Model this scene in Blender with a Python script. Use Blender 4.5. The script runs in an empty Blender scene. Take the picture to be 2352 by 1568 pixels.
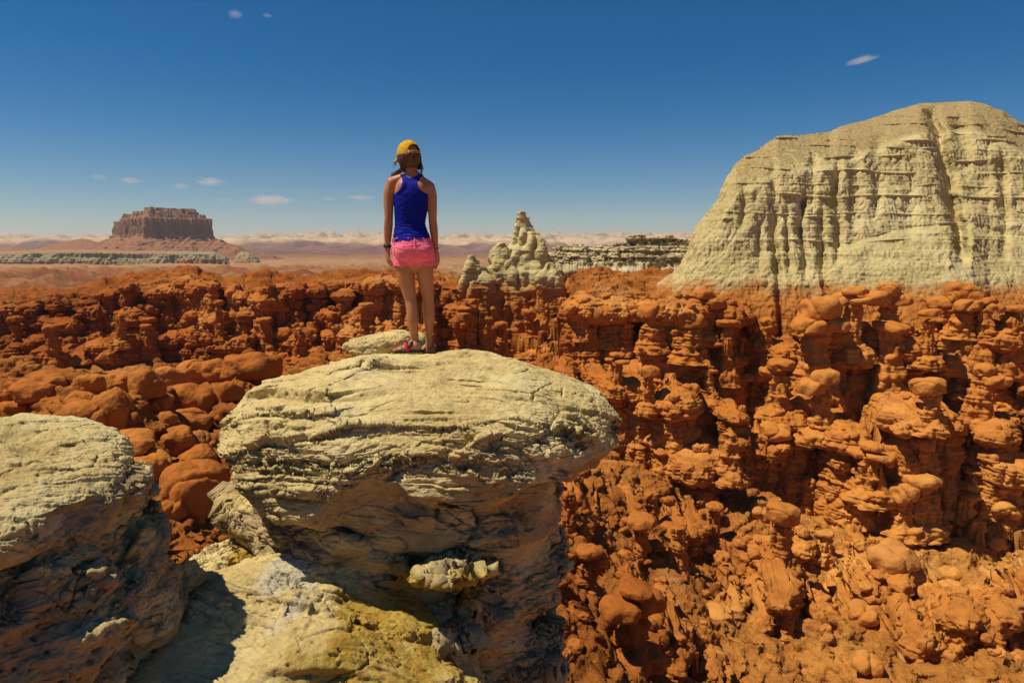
import bpy, math, random
import numpy as np
from mathutils import Vector, Matrix, Quaternion

scene = bpy.context.scene
COL = scene.collection
R = math.radians

# ------------------------------------------------------------------ camera
PITCH = R(7.95)
cam_data = bpy.data.cameras.new('camera')
cam = bpy.data.objects.new('camera', cam_data)
COL.objects.link(cam)
cam_data.sensor_width = 36.0
cam_data.lens = 24.0
cam_data.clip_start = 0.05
cam_data.clip_end = 60000.0
cam.location = (0, 0, 0)
cam.rotation_euler = (R(90) - PITCH, 0, 0)
scene.camera = cam

# ------------------------------------------------------------------ sky, sun, exposure
SUN_EL, SUN_AZ = R(62), math.atan2(-0.99, -0.14)      # sun high on the left, a little behind the camera
world = bpy.data.worlds.new('World')
scene.world = world
world.use_nodes = True
wn = world.node_tree
sky = wn.nodes.new('ShaderNodeTexSky')
sky.sky_type = 'NISHITA'
sky.sun_disc = False
sky.sun_elevation = SUN_EL
sky.sun_rotation = SUN_AZ
sky.altitude = 1500
sky.air_density = 1.0
sky.dust_density = 0.3
sky.ozone_density = 3.5
wn.nodes['Background'].inputs['Strength'].default_value = 0.064
hsv = wn.nodes.new('ShaderNodeHueSaturation')
hsv.inputs['Saturation'].default_value = 1.5
hsv.inputs['Hue'].default_value = 0.498
wn.links.new(sky.outputs['Color'], hsv.inputs['Color'])
wn.links.new(hsv.outputs['Color'], wn.nodes['Background'].inputs['Color'])
sun_data = bpy.data.lights.new('sun', 'SUN')
sun_data.energy = 5.0
sun_data.angle = R(0.5)
sun_data.color = (1.0, 0.90, 0.70)
sun = bpy.data.objects.new('sun', sun_data)
COL.objects.link(sun)
SUND = Vector((math.sin(SUN_AZ) * math.cos(SUN_EL), math.cos(SUN_AZ) * math.cos(SUN_EL), math.sin(SUN_EL)))
sun.rotation_euler = SUND.to_track_quat('Z', 'Y').to_euler()
sun.location = SUND * 50
scene.view_settings.view_transform = 'Standard'
scene.view_settings.look = 'None'
scene.view_settings.exposure = 0.12
scene.view_settings.gamma = 1.0
scene.render.engine = 'CYCLES'
scene.cycles.use_denoising = True
try:
    scene.cycles.denoiser = 'OPENIMAGEDENOISE'
    scene.cycles.denoising_prefilter = 'NONE'
except Exception:
    pass
scene.cycles.max_bounces = 6
scene.cycles.diffuse_bounces = 3
scene.cycles.glossy_bounces = 2
scene.cycles.transparent_max_bounces = 8
scene.cycles.volume_bounces = 2

# ------------------------------------------------------------------ measuring helpers (photo points at a chosen distance)
FPX, CX, CY = 1568.0, 1176.0, 784.0
CP, SP = math.cos(PITCH), math.sin(PITCH)

def at(px, py, Y):
    a = (px - CX) / FPX
    b = (CY - py) / FPX
    dx, dy, dz = a, CP + b * SP, -SP + b * CP
    return Vector((dx / dy * Y, Y, dz / dy * Y))

def zat(py, Y):
    b = (CY - py) / FPX
    return (-SP + b * CP) / (CP + b * SP) * Y

def to_px(p):
    x, y, z = p
    f = y * CP - z * SP
    u = y * SP + z * CP
    return CX + FPX * x / f, CY - FPX * u / f

# ------------------------------------------------------------------ noise
def _h(ix, iy, iz, seed):
    h = (ix.astype(np.int64) * 374761393 + iy.astype(np.int64) * 668265263 + iz.astype(np.int64) * 2147483647 + seed * 1274126177) & 0xffffffff
    h = ((h ^ (h >> 13)) * 1274126177) & 0xffffffff
    h = ((h ^ (h >> 16)) * 2246822519) & 0xffffffff
    return h ^ (h >> 15)

_rg = np.random.RandomState(7)
_G = _rg.normal(size=(256, 3)); _G /= np.linalg.norm(_G, axis=1)[:, None]
_G = _G.astype(np.float32)

_perm = {}
def pn(x, y, z=None, seed=0):
    """gradient noise, about -1..1"""
    if seed not in _perm:
        q = np.random.RandomState(seed + 1000).permutation(256).astype(np.int16)
        _perm[seed] = np.concatenate([q, q, q])
    P = _perm[seed]
    x = np.asarray(x, np.float32); y = np.asarray(y, np.float32)
    ix = np.floor(x); iy = np.floor(y)
    fx, fy = x - ix, y - iy
    ix = ix.astype(np.int32) & 255; iy = iy.astype(np.int32) & 255
    u = fx * fx * fx * (fx * (fx * 6 - 15) + 10)
    v = fy * fy * fy * (fy * (fy * 6 - 15) + 10)
    if z is None:
        def cx(a):
            A = P[ix + a]
            def cy(b):
                g = P[A + iy + b]
                return _G[g, 0] * (fx - a) + _G[g, 1] * (fy - b)
            c0 = cy(0)
            return c0 + v * (cy(1) - c0)
        c0 = cx(0)
        return (c0 + u * (cx(1) - c0)) * 1.8
    z = np.asarray(z, np.float32); iz = np.floor(z); fz = z - iz
    iz = iz.astype(np.int32) & 255
    w = fz * fz * fz * (fz * (fz * 6 - 15) + 10)
    def cx(a):
        A = P[ix + a]
        def cy(b):
            B = P[A + iy + b]
            def cz(c):
                g = P[B + iz + c]
                return _G0[g] * (fx - a) + _G1[g] * (fy - b) + _G2[g] * (fz - c)
            c0 = cz(0)
            return c0 + w * (cz(1) - c0)
        c0 = cy(0)
        return c0 + v * (cy(1) - c0)
    c0 = cx(0)
    return (c0 + u * (cx(1) - c0)) * 1.5
_G0, _G1, _G2 = (np.ascontiguousarray(_G[:, k]) for k in range(3))

def fbm(x, y, z=None, oct=4, seed=0, gain=0.5):
    s, a, f = 0, 1.0, 1.0
    for i in range(oct):
        s = s + a * pn(x * f, y * f, None if z is None else z * f, seed + i * 17)
        a *= gain; f *= 2.03
    return s

def ridged(x, y, z=None, oct=3, seed=0):
    s, a, f = 0, 1.0, 1.0
    for i in range(oct):
        s = s + a * (1 - 2 * np.abs(pn(x * f, y * f, None if z is None else z * f, seed + i * 17)))
        a *= 0.5; f *= 2.03
    return s

def worley2(x, y, seed=0, jit=0.9):
    ix, iy = np.floor(x), np.floor(y)
    f1 = np.full(x.shape, 9e9); f2 = np.full(x.shape, 9e9)
    bx = np.zeros(x.shape); by = np.zeros(x.shape); rid = np.zeros(x.shape)
    for a in (-1, 0, 1):
        for b in (-1, 0, 1):
            h = _h(ix + a, iy + b, ix * 0, seed)
            px = ix + a + 0.5 + jit * ((h & 1023) / 1023.0 - 0.5)
            py = iy + b + 0.5 + jit * (((h >> 10) & 1023) / 1023.0 - 0.5)
            d = (px - x) ** 2 + (py - y) ** 2
            m = d < f1
            f2 = np.where(m, f1, np.minimum(f2, d))
            f1 = np.where(m, d, f1)
            bx = np.where(m, px, bx); by = np.where(m, py, by)
            rid = np.where(m, ((h >> 20) & 1023) / 1023.0, rid)
    return np.sqrt(f1), np.sqrt(f2), bx, by, rid

def worley3(x, y, z, seed=0, jit=0.9):
    ix, iy, iz = np.floor(x), np.floor(y), np.floor(z)
    f1 = np.full(x.shape, 9e9); f2 = np.full(x.shape, 9e9); rid = np.zeros(x.shape)
    for a in (-1, 0, 1):
        for b in (-1, 0, 1):
            for c in (-1, 0, 1):
                h = _h(ix + a, iy + b, iz + c, seed)
                d = ((ix + a + 0.5 + jit * ((h & 255) / 255.0 - 0.5) - x) ** 2
                     + (iy + b + 0.5 + jit * (((h >> 8) & 255) / 255.0 - 0.5) - y) ** 2
                     + (iz + c + 0.5 + jit * (((h >> 16) & 255) / 255.0 - 0.5) - z) ** 2)
                m = d < f1
                f2 = np.where(m, f1, np.minimum(f2, d))
                f1 = np.where(m, d, f1)
                rid = np.where(m, ((h >> 24) & 255) / 255.0, rid)
    return np.sqrt(f1), np.sqrt(f2), rid

def sstep(a, b, x):
    t = np.clip((x - a) / (b - a), 0, 1)
    return t * t * (3 - 2 * t)

# ------------------------------------------------------------------ mesh helpers
def tag(o, label=None, cat=None, group=None, kind=None):
    if label: o['label'] = label
    if cat: o['category'] = cat
    if group: o['group'] = group
    if kind: o['kind'] = kind
    return o

def new_mesh(name, V, F, mat=None, attrs=None, smooth=True):
    V = np.ascontiguousarray(V, np.float32); F = np.asarray(F, np.int32)
    me = bpy.data.meshes.new(name)
    k = F.shape[1]
    me.vertices.add(len(V)); me.vertices.foreach_set('co', V.ravel())
    me.loops.add(F.size); me.loops.foreach_set('vertex_index', F.ravel())
    me.polygons.add(len(F))
    me.polygons.foreach_set('loop_start', np.arange(0, F.size, k, dtype=np.int32))
    me.polygons.foreach_set('loop_total', np.full(len(F), k, np.int32))
    me.update(calc_edges=True)
    me.polygons.foreach_set('use_smooth', np.full(len(F), smooth))
    for nm, arr in (attrs or {}).items():
        a = me.attributes.new(nm, 'FLOAT', 'POINT')
        a.data.foreach_set('value', np.ascontiguousarray(arr, np.float32).ravel())
    if mat: me.materials.append(mat)
    me.validate()
    return me

def obj(name, me, parent=None, loc=None):
    o = bpy.data.objects.new(name, me)
    COL.objects.link(o)
    if parent: o.parent = parent
    if loc is not None: o.location = loc
    return o

def empty(name, loc=(0, 0, 0), rz=0.0):
    o = bpy.data.objects.new(name, None)
    COL.objects.link(o)
    o.location = loc; o.rotation_euler = (0, 0, rz)
    o.empty_display_size = 0.1
    return o

def grid_faces(nu, nv, wrap=False):
    i = np.arange(nu if wrap else nu - 1)[:, None]; j = np.arange(nv - 1)[None, :]
    i2 = (i + 1) % nu
    a = i * nv + j; b = i2 * nv + j; c = i2 * nv + j + 1; d = i * nv + j + 1
    return np.stack([a + 0 * j, b + 0 * j, c + 0 * j, d + 0 * j], -1).reshape(-1, 4)

def vnormals(V, F):
    n = np.zeros_like(V)
    e1 = V[F[:, 2]] - V[F[:, 0]]; e2 = V[F[:, 3]] - V[F[:, 1]]
    fn = np.cross(e1, e2)
    for k in range(4):
        for c in range(3):
            n[:, c] += np.bincount(F[:, k], fn[:, c], len(V))
    return n / (np.linalg.norm(n, axis=1)[:, None] + 1e-12)

_cs = {}
def cubesphere(N):
    """unit sphere of six N x N patches, seams welded"""
    if N in _cs: return _cs[N][0].copy(), _cs[N][1]
    t = np.tan(np.linspace(-1, 1, N + 1) * math.pi / 4)
    a, b = np.meshgrid(t, t, indexing='ij')
    o = np.ones_like(a)
    faces, F = [], []
    base = grid_faces(N + 1, N + 1)
    for k, P in enumerate(((o, a, b), (-o, b, a), (b, o, a), (a, -o, b), (a, b, o), (b, a, -o))):
        faces.append(np.stack(P, -1).reshape(-1, 3)); F.append(base + k * (N + 1) ** 2)
    P = np.concatenate(faces); F = np.concatenate(F)
    P /= np.linalg.norm(P, axis=1)[:, None]
    q = np.round(P * 1e5).astype(np.int64)
    key = (q[:, 0] + 200000) * 10 ** 12 + (q[:, 1] + 200000) * 10 ** 6 + q[:, 2] + 200000
    _, first, inv = np.unique(key, return_index=True, return_inverse=True)
    V = P[first]; F = inv[F]
    c = np.einsum('ij,ij->i', np.cross(V[F[:, 1]] - V[F[:, 0]], V[F[:, 2]] - V[F[:, 0]]), V[F[:, 0]])
    F[c < 0] = F[c < 0][:, ::-1]
    _cs[N] = (V, F)
    return V.copy(), F

# ------------------------------------------------------------------ materials
def nodes_of(m):
    m.use_nodes = True
    nt = m.node_tree
    return nt, nt.nodes, nt.links, nt.nodes['Principled BSDF']

class NT:
    """small helper that writes shader node chains"""
    def __init__(s, name, rough=0.9, spec=0.15):
        s.m = bpy.data.materials.new(name)
        s.nt, s.n, s.l, s.b = nodes_of(s.m)
        s.b.inputs['Roughness'].default_value = rough
        s.b.inputs['Specular IOR Level'].default_value = spec
    def put(s, sock, v):
        if hasattr(v, 'is_output') or isinstance(v, bpy.types.NodeSocket): s.l.new(v, sock)
        elif v is not None: sock.default_value = v
    def new(s, t): return s.n.new(t)
    def pos(s): return s.new('ShaderNodeNewGeometry').outputs['Position']
    def ob(s): return s.new('ShaderNodeTexCoord').outputs['Object']
    def mapv(s, v, scale=(1, 1, 1), loc=(0, 0, 0)):
        n = s.new('ShaderNodeMapping'); s.l.new(v, n.inputs['Vector'])
        s.put(n.inputs['Location'], loc); n.inputs['Scale'].default_value = scale
        return n.outputs['Vector']
    def noise(s, v, scale, detail=6, rough=0.55, dist=0.0):
        n = s.new('ShaderNodeTexNoise'); s.l.new(v, n.inputs['Vector'])
        n.inputs['Scale'].default_value = scale; n.inputs['Detail'].default_value = detail
        n.inputs['Roughness'].default_value = rough; n.inputs['Distortion'].default_value = dist
        return n.outputs['Fac']
    def vor(s, v, scale, feature='F1', rnd=1.0):
        n = s.new('ShaderNodeTexVoronoi'); s.l.new(v, n.inputs['Vector']); n.feature = feature
        n.inputs['Scale'].default_value = scale; n.inputs['Randomness'].default_value = rnd
        return n.outputs['Distance']
    def ramp(s, f, stops, interp='LINEAR'):
        n = s.new('ShaderNodeValToRGB'); s.put(n.inputs['Fac'], f); cr = n.color_ramp; cr.interpolation = interp
        while len(cr.elements) < len(stops): cr.elements.new(0.5)
        for e, (p, c) in zip(cr.elements, stops):
            e.position = p; e.color = (*c, 1) if not isinstance(c, float) else (c, c, c, 1)
        return n.outputs['Color']
    def mix(s, f, a, b, mode='MIX'):
        n = s.new('ShaderNodeMix'); n.data_type = 'RGBA'; n.blend_type = mode
        s.put(n.inputs['Factor'], f)
        for sock, v in ((n.inputs['A'], a), (n.inputs['B'], b)):
            for q in n.inputs:
                pass
        ins = [q for q in n.inputs if q.type == 'RGBA']
        for sock, v in zip(ins, (a, b)):
            s.put(sock, (*v, 1) if isinstance(v, tuple) and len(v) == 3 else v)
        return [q for q in n.outputs if q.type == 'RGBA'][0]
    def math(s, op, a, b=None, c=None, clamp=False):
        n = s.new('ShaderNodeMath'); n.operation = op; n.use_clamp = clamp
        s.put(n.inputs[0], a)
        if b is not None: s.put(n.inputs[1], b)
        if c is not None: s.put(n.inputs[2], c)
        return n.outputs[0]
    def mapr(s, v, a, b, c=0.0, d=1.0, smooth=True):
        n = s.new('ShaderNodeMapRange'); n.interpolation_type = 'SMOOTHSTEP' if smooth else 'LINEAR'
        s.put(n.inputs['Value'], v)
        for k, q in zip(('From Min', 'From Max', 'To Min', 'To Max'), (a, b, c, d)): n.inputs[k].default_value = q
        return n.outputs['Result']
    def attr(s, name):
        n = s.new('ShaderNodeAttribute'); n.attribute_name = name; return n.outputs['Fac']
    def sep(s, v):
        n = s.new('ShaderNodeSeparateXYZ'); s.l.new(v, n.inputs[0]); return n.outputs
    def rnd(s): return s.new('ShaderNodeObjectInfo').outputs['Random']
    def bump(s, h, strength, dist, prev=None):
        n = s.new('ShaderNodeBump'); n.inputs['Strength'].default_value = strength; n.inputs['Distance'].default_value = dist
        s.l.new(h, n.inputs['Height'])
        if prev is not None: s.l.new(prev, n.inputs['Normal'])
        return n.outputs['Normal']
    def done(s, color=None, normal=None):
        if color is not None: s.put(s.b.inputs['Base Color'], (*color, 1) if isinstance(color, tuple) and len(color) == 3 else color)
        if normal is not None: s.l.new(normal, s.b.inputs['Normal'])
        return s.m

def beds_tint(t, p, c):
    """the far wall is cut in a redder, darker bed; the low beds on the right are sandy"""
    q = t.sep(p)
    c = t.mix(t.mapr(q[1], 64, 84, 0, 0.75), c, t.mix(1.0, c, (0.74, 0.60, 0.55), 'MULTIPLY'))
    w = t.math('ADD', q[2], t.math('MULTIPLY', t.math('SUBTRACT', t.noise(p, 0.12, 4), 0.5), 9.0))
    c = t.mix(t.mapr(w, -11, -19, 0, 0.8), c, t.mix(1.0, c, (1.20, 1.48, 1.75), 'MULTIPLY'))
    v = t.noise(p, 0.045, 3, 0.5)
    return t.mix(1.0, c, t.ramp(v, [(0.36, (0.80, 0.70, 0.66)), (0.5, (1.0, 1.0, 1.0)), (0.64, (1.10, 1.20, 1.30))]), 'MULTIPLY')

# red goblin sandstone: colour from large to small, streaks of harder beds
def red_rock(name, k=1.0, per_object=False):
    t = NT(name, 0.95, 0.08)
    p = t.pos()
    big = t.noise(p, 0.07, 3)
    c = t.ramp(big, [(0.3, (0.41 * k, 0.132 * k, 0.024 * k)), (0.5, (0.475 * k, 0.167 * k, 0.031 * k)), (0.7, (0.52 * k, 0.213 * k, 0.052 * k))])
    med = t.noise(p, 0.9, 8, 0.65)
    c = t.mix(1.0, c, t.ramp(med, [(0.25, (0.68, 0.62, 0.58)), (0.5, (0.98, 0.98, 0.98)), (0.75, (1.15, 1.18, 1.2))]), 'MULTIPLY')
    st = t.noise(t.mapv(p, (0.25, 0.25, 5.0)), 1.0, 4, 0.6)
    c = t.mix(t.mapr(st, 0.55, 0.75, 0, 0.35), c, (0.30, 0.075, 0.018))
    spk = t.noise(p, 6.0, 3, 0.7)
    c = t.mix(t.mapr(spk, 0.66, 0.80, 0, 0.5), c, (0.52, 0.26, 0.11))
    pale = t.noise(p, 0.16, 5, 0.6)
    c = t.mix(t.mapr(pale, 0.60, 0.74, 0, 0.55), c, (0.50, 0.27, 0.11))
    if per_object:
        c = t.mix(t.mapr(t.rnd(), 0, 1, 0.0, 0.45, False), c, (0.51, 0.195, 0.042))
    c = beds_tint(t, p, c)
    if per_object:
        n = t.bump(t.noise(p, 1.6, 9, 0.66), 0.75, 0.20)
        n = t.bump(t.noise(t.mapv(p, (1, 1, 2.5)), 6.0, 6, 0.72), 0.55, 0.05, n)
    else:
        n = t.bump(t.noise(t.mapv(p, (0.35, 0.35, 2.6)), 1.0, 7, 0.7), 0.9, 0.4)
        n = t.bump(t.noise(t.mapv(p, (1, 1, 3.0)), 5.0, 6, 0.7), 0.55, 0.09, n)
    return t.done(c, n)
M_RED = red_rock('red_sandstone')
M_REDC = red_rock('red_boulder_stone', 1.0, True)
# ------------------------------------------------------------------ the canyon ground: one sheet from the rocks at our feet to the horizon
# per photo column: (distance, photo row) of ridge B, ravine C, wall foot D, ledge E, rim F
KEYS = [
    (-400, (36, 890), (48, 990), (80, 855), (86, 775), (92, 692)),
    (0,    (36, 915), (48, 990), (80, 850), (86, 770), (91, 690)),
    (150,  (33, 895), (48, 980), (80, 845), (86, 770), (91, 690)),
    (290,  (29, 960), (50, 940), (82, 840), (90, 735), (98, 645)),
    (440,  (24, 1090), (52, 930), (83, 838), (90, 730), (98, 634)),
    (570,  (40, 865), (54, 910), (84, 825), (89, 735), (94, 656)),
    (720,  (32, 1150), (56, 880), (82, 815), (88, 722), (93, 643)),
    (960,  (26, 1300), (46, 950), (78, 790), (85, 712), (92, 636)),
    (1055, (23, 1350), (40, 1000), (58, 805), (62, 722), (67, 650)),
    (1095, (23, 1370), (39, 1020), (58, 815), (64, 800), (73, 765)),
    (1200, (22, 1420), (38, 1080), (57, 860), (66, 810), (74, 775)),
    (1285, (22, 1460), (36, 1150), (53, 930), (61, 800), (70, 745)),
    (1325, (22, 1480), (35, 1180), (52, 960), (59, 790), (66, 655)),
    (1500, (25, 1500), (36, 1270), (48, 1060), (56, 850), (64, 660)),
    (1700, (28, 1560), (38, 1330), (48, 1090), (55, 860), (62, 672)),
    (1950, (28, 1570), (37, 1380), (46, 1130), (53, 880), (60, 672)),
    (2352, (27, 1560), (35, 1400), (44, 1190), (51, 880), (58, 672)),
    (2800, (27, 1560), (35, 1400), (44, 1190), (51, 880), (58, 672)),
]
_kx = np.array([(k[0] - CX) / FPX for k in KEYS])
_kY = np.array([[9.0] + [q[0] for q in k[1:]] for k in KEYS])
_kZ = np.array([[-10.0 if k[0] < 1000 else -12.0] + [zat(q[1], q[0]) for q in k[1:]] for k in KEYS])
PLAIN_Z = -21.0

def _knots(s):
    Y = np.stack([np.interp(s, _kx, _kY[:, i]) for i in range(6)], -1)
    Z = np.stack([np.interp(s, _kx, _kZ[:, i]) for i in range(6)], -1)
    return Y, Z

def profile(x, y):
    phi = np.clip(np.arctan2(x, y), -R(52), R(52))
    r = np.hypot(x, y)
    s = np.tan(phi); Y = r * np.cos(phi)
    # ragged buttresses and gullies
    wob = 3.0 * pn(x / 13, y / 13, seed=3) + 1.6 * pn(x / 5.5, y / 5.5, seed=4)
    but = 4.5 * (np.abs(pn(x / 9.0 + 4, y / 26.0, seed=5)) - 0.25)
    near = 0.55 * sstep(24, 44, Y) * sstep(140, 100, Y)
    Yw = Y + (wob + but) * near - 4.5 * sstep(30, 44, Y) * sstep(140, 110, Y)
    kY, kZ = _knots(s)
    z = kZ[..., 0].copy()
    for i in range(5):
        t = np.clip((Yw - kY[..., i]) / (kY[..., i + 1] - kY[..., i]), 0, 1)
        if i != 3: t = t * t * (3 - 2 * t)
        z = z + (kZ[..., i + 1] - kZ[..., i]) * t
    F = kY[..., 5]
    # beyond the rim the land drops to the plain, the plain rises very slowly to the horizon
    d = Yw - F - 8
    z = z + (PLAIN_Z - kZ[..., 5]) * sstep(0, 60, d)
    wall = sstep(kY[..., 2], kY[..., 3] - 1, Yw) * sstep(6, -1, Yw - F)
    return z, wall, Yw - F

def ground_z(x, y, fine=True):
    x = np.asarray(x, float); y = np.asarray(y, float)
    z0, wall, dF = profile(x, y)
    r = np.hypot(x, y)
    canyon = sstep(10, 16, r) * sstep(25, 6, dF)
    z = z0
    # pillars: cells with their own height and a rounded head
    for cs, amp, wgt, dome, sd in ((6.6, 2.3, 0.88, 0.9, 11), (2.7, 1.1, 0.62, 1.1, 12)):
        wx = x + 0.45 * cs * pn(x / cs / 1.2, y / cs / 1.2, seed=sd + 50) + 0.06 * cs * pn(x / cs / 0.35, y / cs / 0.35, seed=sd + 53)
        wy = y + 0.45 * cs * pn(x / cs / 1.2 + 9, y / cs / 1.2, seed=sd + 51) + 0.06 * cs * pn(x / cs / 0.35, y / cs / 0.35, seed=sd + 54)
        f1, f2, bx, by, rid = worley2(wx / cs, wy / cs, sd)
        zc, wc, _ = profile(bx * cs, by * cs)
        a = amp * (0.25 + 0.75 * wall)
        e = f2 - f1
        cell = zc + (rid - 0.5) * 2 * a + a * dome * (np.sqrt(np.clip(e, 0, 0.7) / 0.7) - 0.75) * 0.9
        k = wgt * canyon * ((0.10 if cs > 4 else 0.0) + (0.90 if cs > 4 else 1.0) * wall)
        z = z + (cell - z) * k
    # benches along the beds
    st = 2.3
    zb = z + 0.9 * pn(x / 22, y / 22, seed=41)
    q = zb / st; fr = q - np.floor(q)
    ter = (np.floor(q) + sstep(0.55, 0.95, fr)) * st - (zb - z)
    z = z + (ter - z) * 0.55 * canyon * wall
    floor = canyon * (1 - wall) * sstep(14, 22, r)
    z = z + floor * (1.5 * pn(x / 7, y / 7, seed=24) + 0.9 * (0.5 - np.abs(pn(x / 3.0, y / 3.0, seed=25))) + 0.35 * fbm(x / 1.3, y / 1.3, oct=3, seed=26))
    z = z + canyon * (0.40 * fbm(x / 3.2, y / 3.2, oct=3, seed=21) - 0.5 * wall)
    # the plain and low red mounds beyond
    far = sstep(10, 60, dF)
    z = z + far * (2.0 * fbm(x / 70, y / 70, oct=5, seed=22) + sstep(900, 500, r) * 6.0 * np.clip(ridged(x / 60, y / 45, oct=4, seed=23) - 0.55, 0, 2) * sstep(0.05, -0.15, x / np.maximum(y, 1)))
    z = z + sstep(700, 4200, r) * 16
    return z

def radial_sheet(fn, phis, rs, nrow, blur=9, far_w=0.10):
    """polar sheet whose rows crowd together where the land is steep"""
    P, RR = np.meshgrid(phis, rs, indexing='ij')
    h = fn(RR * np.sin(P), RR * np.cos(P))
    dl = np.diff(np.log(RR), axis=1)
    dz = np.abs(np.diff(h, axis=1)) / (0.5 * (RR[:, 1:] + RR[:, :-1]))
    rm = RR[:, 1:]
    wr = np.where(rm > 125, np.where(rm > 750, far_w, 5 * far_w), np.where(rm < 12, 0.3, 1.0)) if far_w < 1 else 1.0 + 0 * rm
    den = np.minimum(np.sqrt((wr * dl) ** 2 + (1.4 * dz * np.maximum(wr, 0.3)) ** 2), 40 * dl)
    k = np.ones(2 * blur + 1) / (2 * blur + 1)
    pad = np.pad(den, ((blur, blur), (0, 0)), mode='edge')
    cs = np.cumsum(np.pad(pad, ((1, 0), (0, 0))), axis=0)
    den = (cs[2 * blur + 1:] - cs[:-2 * blur - 1]) / (2 * blur + 1)
    cum = np.concatenate([np.zeros((len(phis), 1)), np.cumsum(den, axis=1)], axis=1)
    out = np.empty((len(phis), nrow)); lr = np.log(rs)
    for i in range(len(phis)):
        out[i] = np.exp(np.interp(np.linspace(0, cum[i, -1], nrow), cum[i], lr))
    P = np.repeat(phis[:, None], nrow, 1)
    x = out * np.sin(P); y = out * np.cos(P)
    return x, y

def beds(z, seed, scales, x=None, y=None):
    """hardness of the flat-lying beds at height z"""
    s = 0
    for T, a in scales:
        q = pn(z / T, z * 0 + seed, seed=seed)
        s = s + a * np.tanh(4 * q)
    return s

def weather(V, F, amp_bed, bed_scales, amp_noise, noise_scale, seed, only_steep=True, warp=1.0, warp_len=12.0, mask=None, flutes=0.0, flute_len=1.6):
    n = vnormals(V, F)
    x, y, z = V.T
    steep = sstep(0.25, 0.75, np.hypot(n[:, 0], n[:, 1])) if only_steep else 1.0
    zz = z + warp * pn(x / warp_len, y / warp_len, seed=seed + 5) + 0.12 * warp * pn(x / 1.5, y / 1.5, z / 1.5, seed=seed + 6)
    b = beds(zz, seed, bed_scales)
    fl = 0.0
    if flutes:
        fl = flutes * (np.abs(pn(x / flute_len, y / flute_len, z / (flute_len * 5), seed=seed + 8)) - 0.22) * 2
    nz = fbm(x / noise_scale, y / noise_scale, z / noise_scale, oct=5, seed=seed + 9, gain=0.55)
    m = 1.0 if mask is None else mask
    off = m * (steep * (amp_bed * b + fl) + amp_noise * nz)
    hor = n.copy(); hor[:, 2] *= 0.35
    return V + hor * off[:, None]

def make_ground():
    dense = np.radians(np.linspace(-41, 41, 1050))
    side = np.radians(np.linspace(41.5, 318.5, 110))
    phis = np.concatenate([dense, side])
    rs = np.concatenate([np.linspace(1.0, 12, 30)[:-1], np.exp(np.linspace(math.log(12), math.log(125), 1500))[:-1],
                         np.exp(np.linspace(math.log(125), math.log(30000), 500))])
    x, y = radial_sheet(lambda a, b: ground_z(a, b), phis, rs, 1100)
    z = ground_z(x, y)
    V = np.stack([x, y, z], -1).reshape(-1, 3)
    F = grid_faces(len(phis), 1100, wrap=True)
    dist = np.hypot(V[:, 0], V[:, 1])
    m = sstep(12, 18, dist) * sstep(190, 110, dist)
    V = weather(V, F, 0.26, ((2.4, 0.9), (0.8, 0.6), (0.3, 0.35)), 0.40, 1.3, 31, mask=m, flutes=0.08, flute_len=1.7)
    V = weather(V, F, 0.10, ((0.6, 0.6), (0.22, 0.5)), 0.10, 0.35, 32, mask=m)
    me = new_mesh('ground', V, F[:, ::-1])
    return me, V, -vnormals(V, F)

def ground_mat():
    t = NT('desert_ground', 0.95, 0.08)
    red = M_RED
    p = t.pos()
    # canyon red as in red_rock, plain tan and mauve farther out
    big = t.noise(p, 0.07, 3)
    c = t.ramp(big, [(0.3, (0.41, 0.134, 0.025)), (0.5, (0.475, 0.170, 0.032)), (0.7, (0.52, 0.218, 0.056))])
    med = t.noise(p, 0.9, 8, 0.65)
    c = t.mix(1.0, c, t.ramp(med, [(0.25, (0.66, 0.60, 0.56)), (0.5, (0.98, 0.98, 0.98)), (0.75, (1.15, 1.18, 1.2))]), 'MULTIPLY')
    st = t.noise(t.mapv(p, (0.25, 0.25, 5.0)), 1.0, 4, 0.6)
    c = t.mix(t.mapr(st, 0.55, 0.75, 0, 0.35), c, (0.30, 0.075, 0.018))
    spk = t.noise(p, 6.0, 3, 0.7)
    c = t.mix(t.mapr(spk, 0.66, 0.80, 0, 0.5), c, (0.52, 0.26, 0.11))
    pale = t.noise(p, 0.16, 5, 0.6)
    c = t.mix(t.mapr(pale, 0.58, 0.74, 0, 0.6), c, (0.50, 0.27, 0.11))
    c = beds_tint(t, p, c)
    y = t.sep(p)[1]; x = t.sep(p)[0]
    far = t.mapr(y, 118, 165)
    fn = t.noise(p, 0.02, 8, 0.6)
    fc = t.ramp(fn, [(0.36, (0.19, 0.062, 0.022)), (0.47, (0.25, 0.088, 0.032)), (0.55, (0.30, 0.145, 0.062)), (0.66, (0.20, 0.075, 0.030))])
    scrub = t.noise(p, 0.25, 4, 0.8)
    fc = t.mix(t.mapr(scrub, 0.58, 0.66, 0, 0.7), fc, (0.12, 0.095, 0.04))
    tan = t.math('MULTIPLY', t.mapr(y, 420, 600), t.mapr(y, 1500, 900))
    fc = t.mix(t.math('MULTIPLY', tan, 0.8), fc, t.mix(t.mapr(fn, 0.4, 0.6), (0.40, 0.235, 0.11), (0.31, 0.165, 0.075)))
    fc = t.mix(t.mapr(y, 900, 2000), fc, (0.20, 0.10, 0.075))
    c = t.mix(far, c, fc)
    n = t.bump(t.noise(t.mapv(p, (0.35, 0.35, 2.6)), 1.0, 7, 0.7), 0.9, 0.55)
    n = t.bump(t.noise(p, 2.2, 10, 0.68), 0.75, 0.30, n)
    n = t.bump(t.noise(t.mapv(p, (1, 1, 3.0)), 5.0, 6, 0.7), 0.55, 0.09, n)
    return t.done(c, n)

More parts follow.
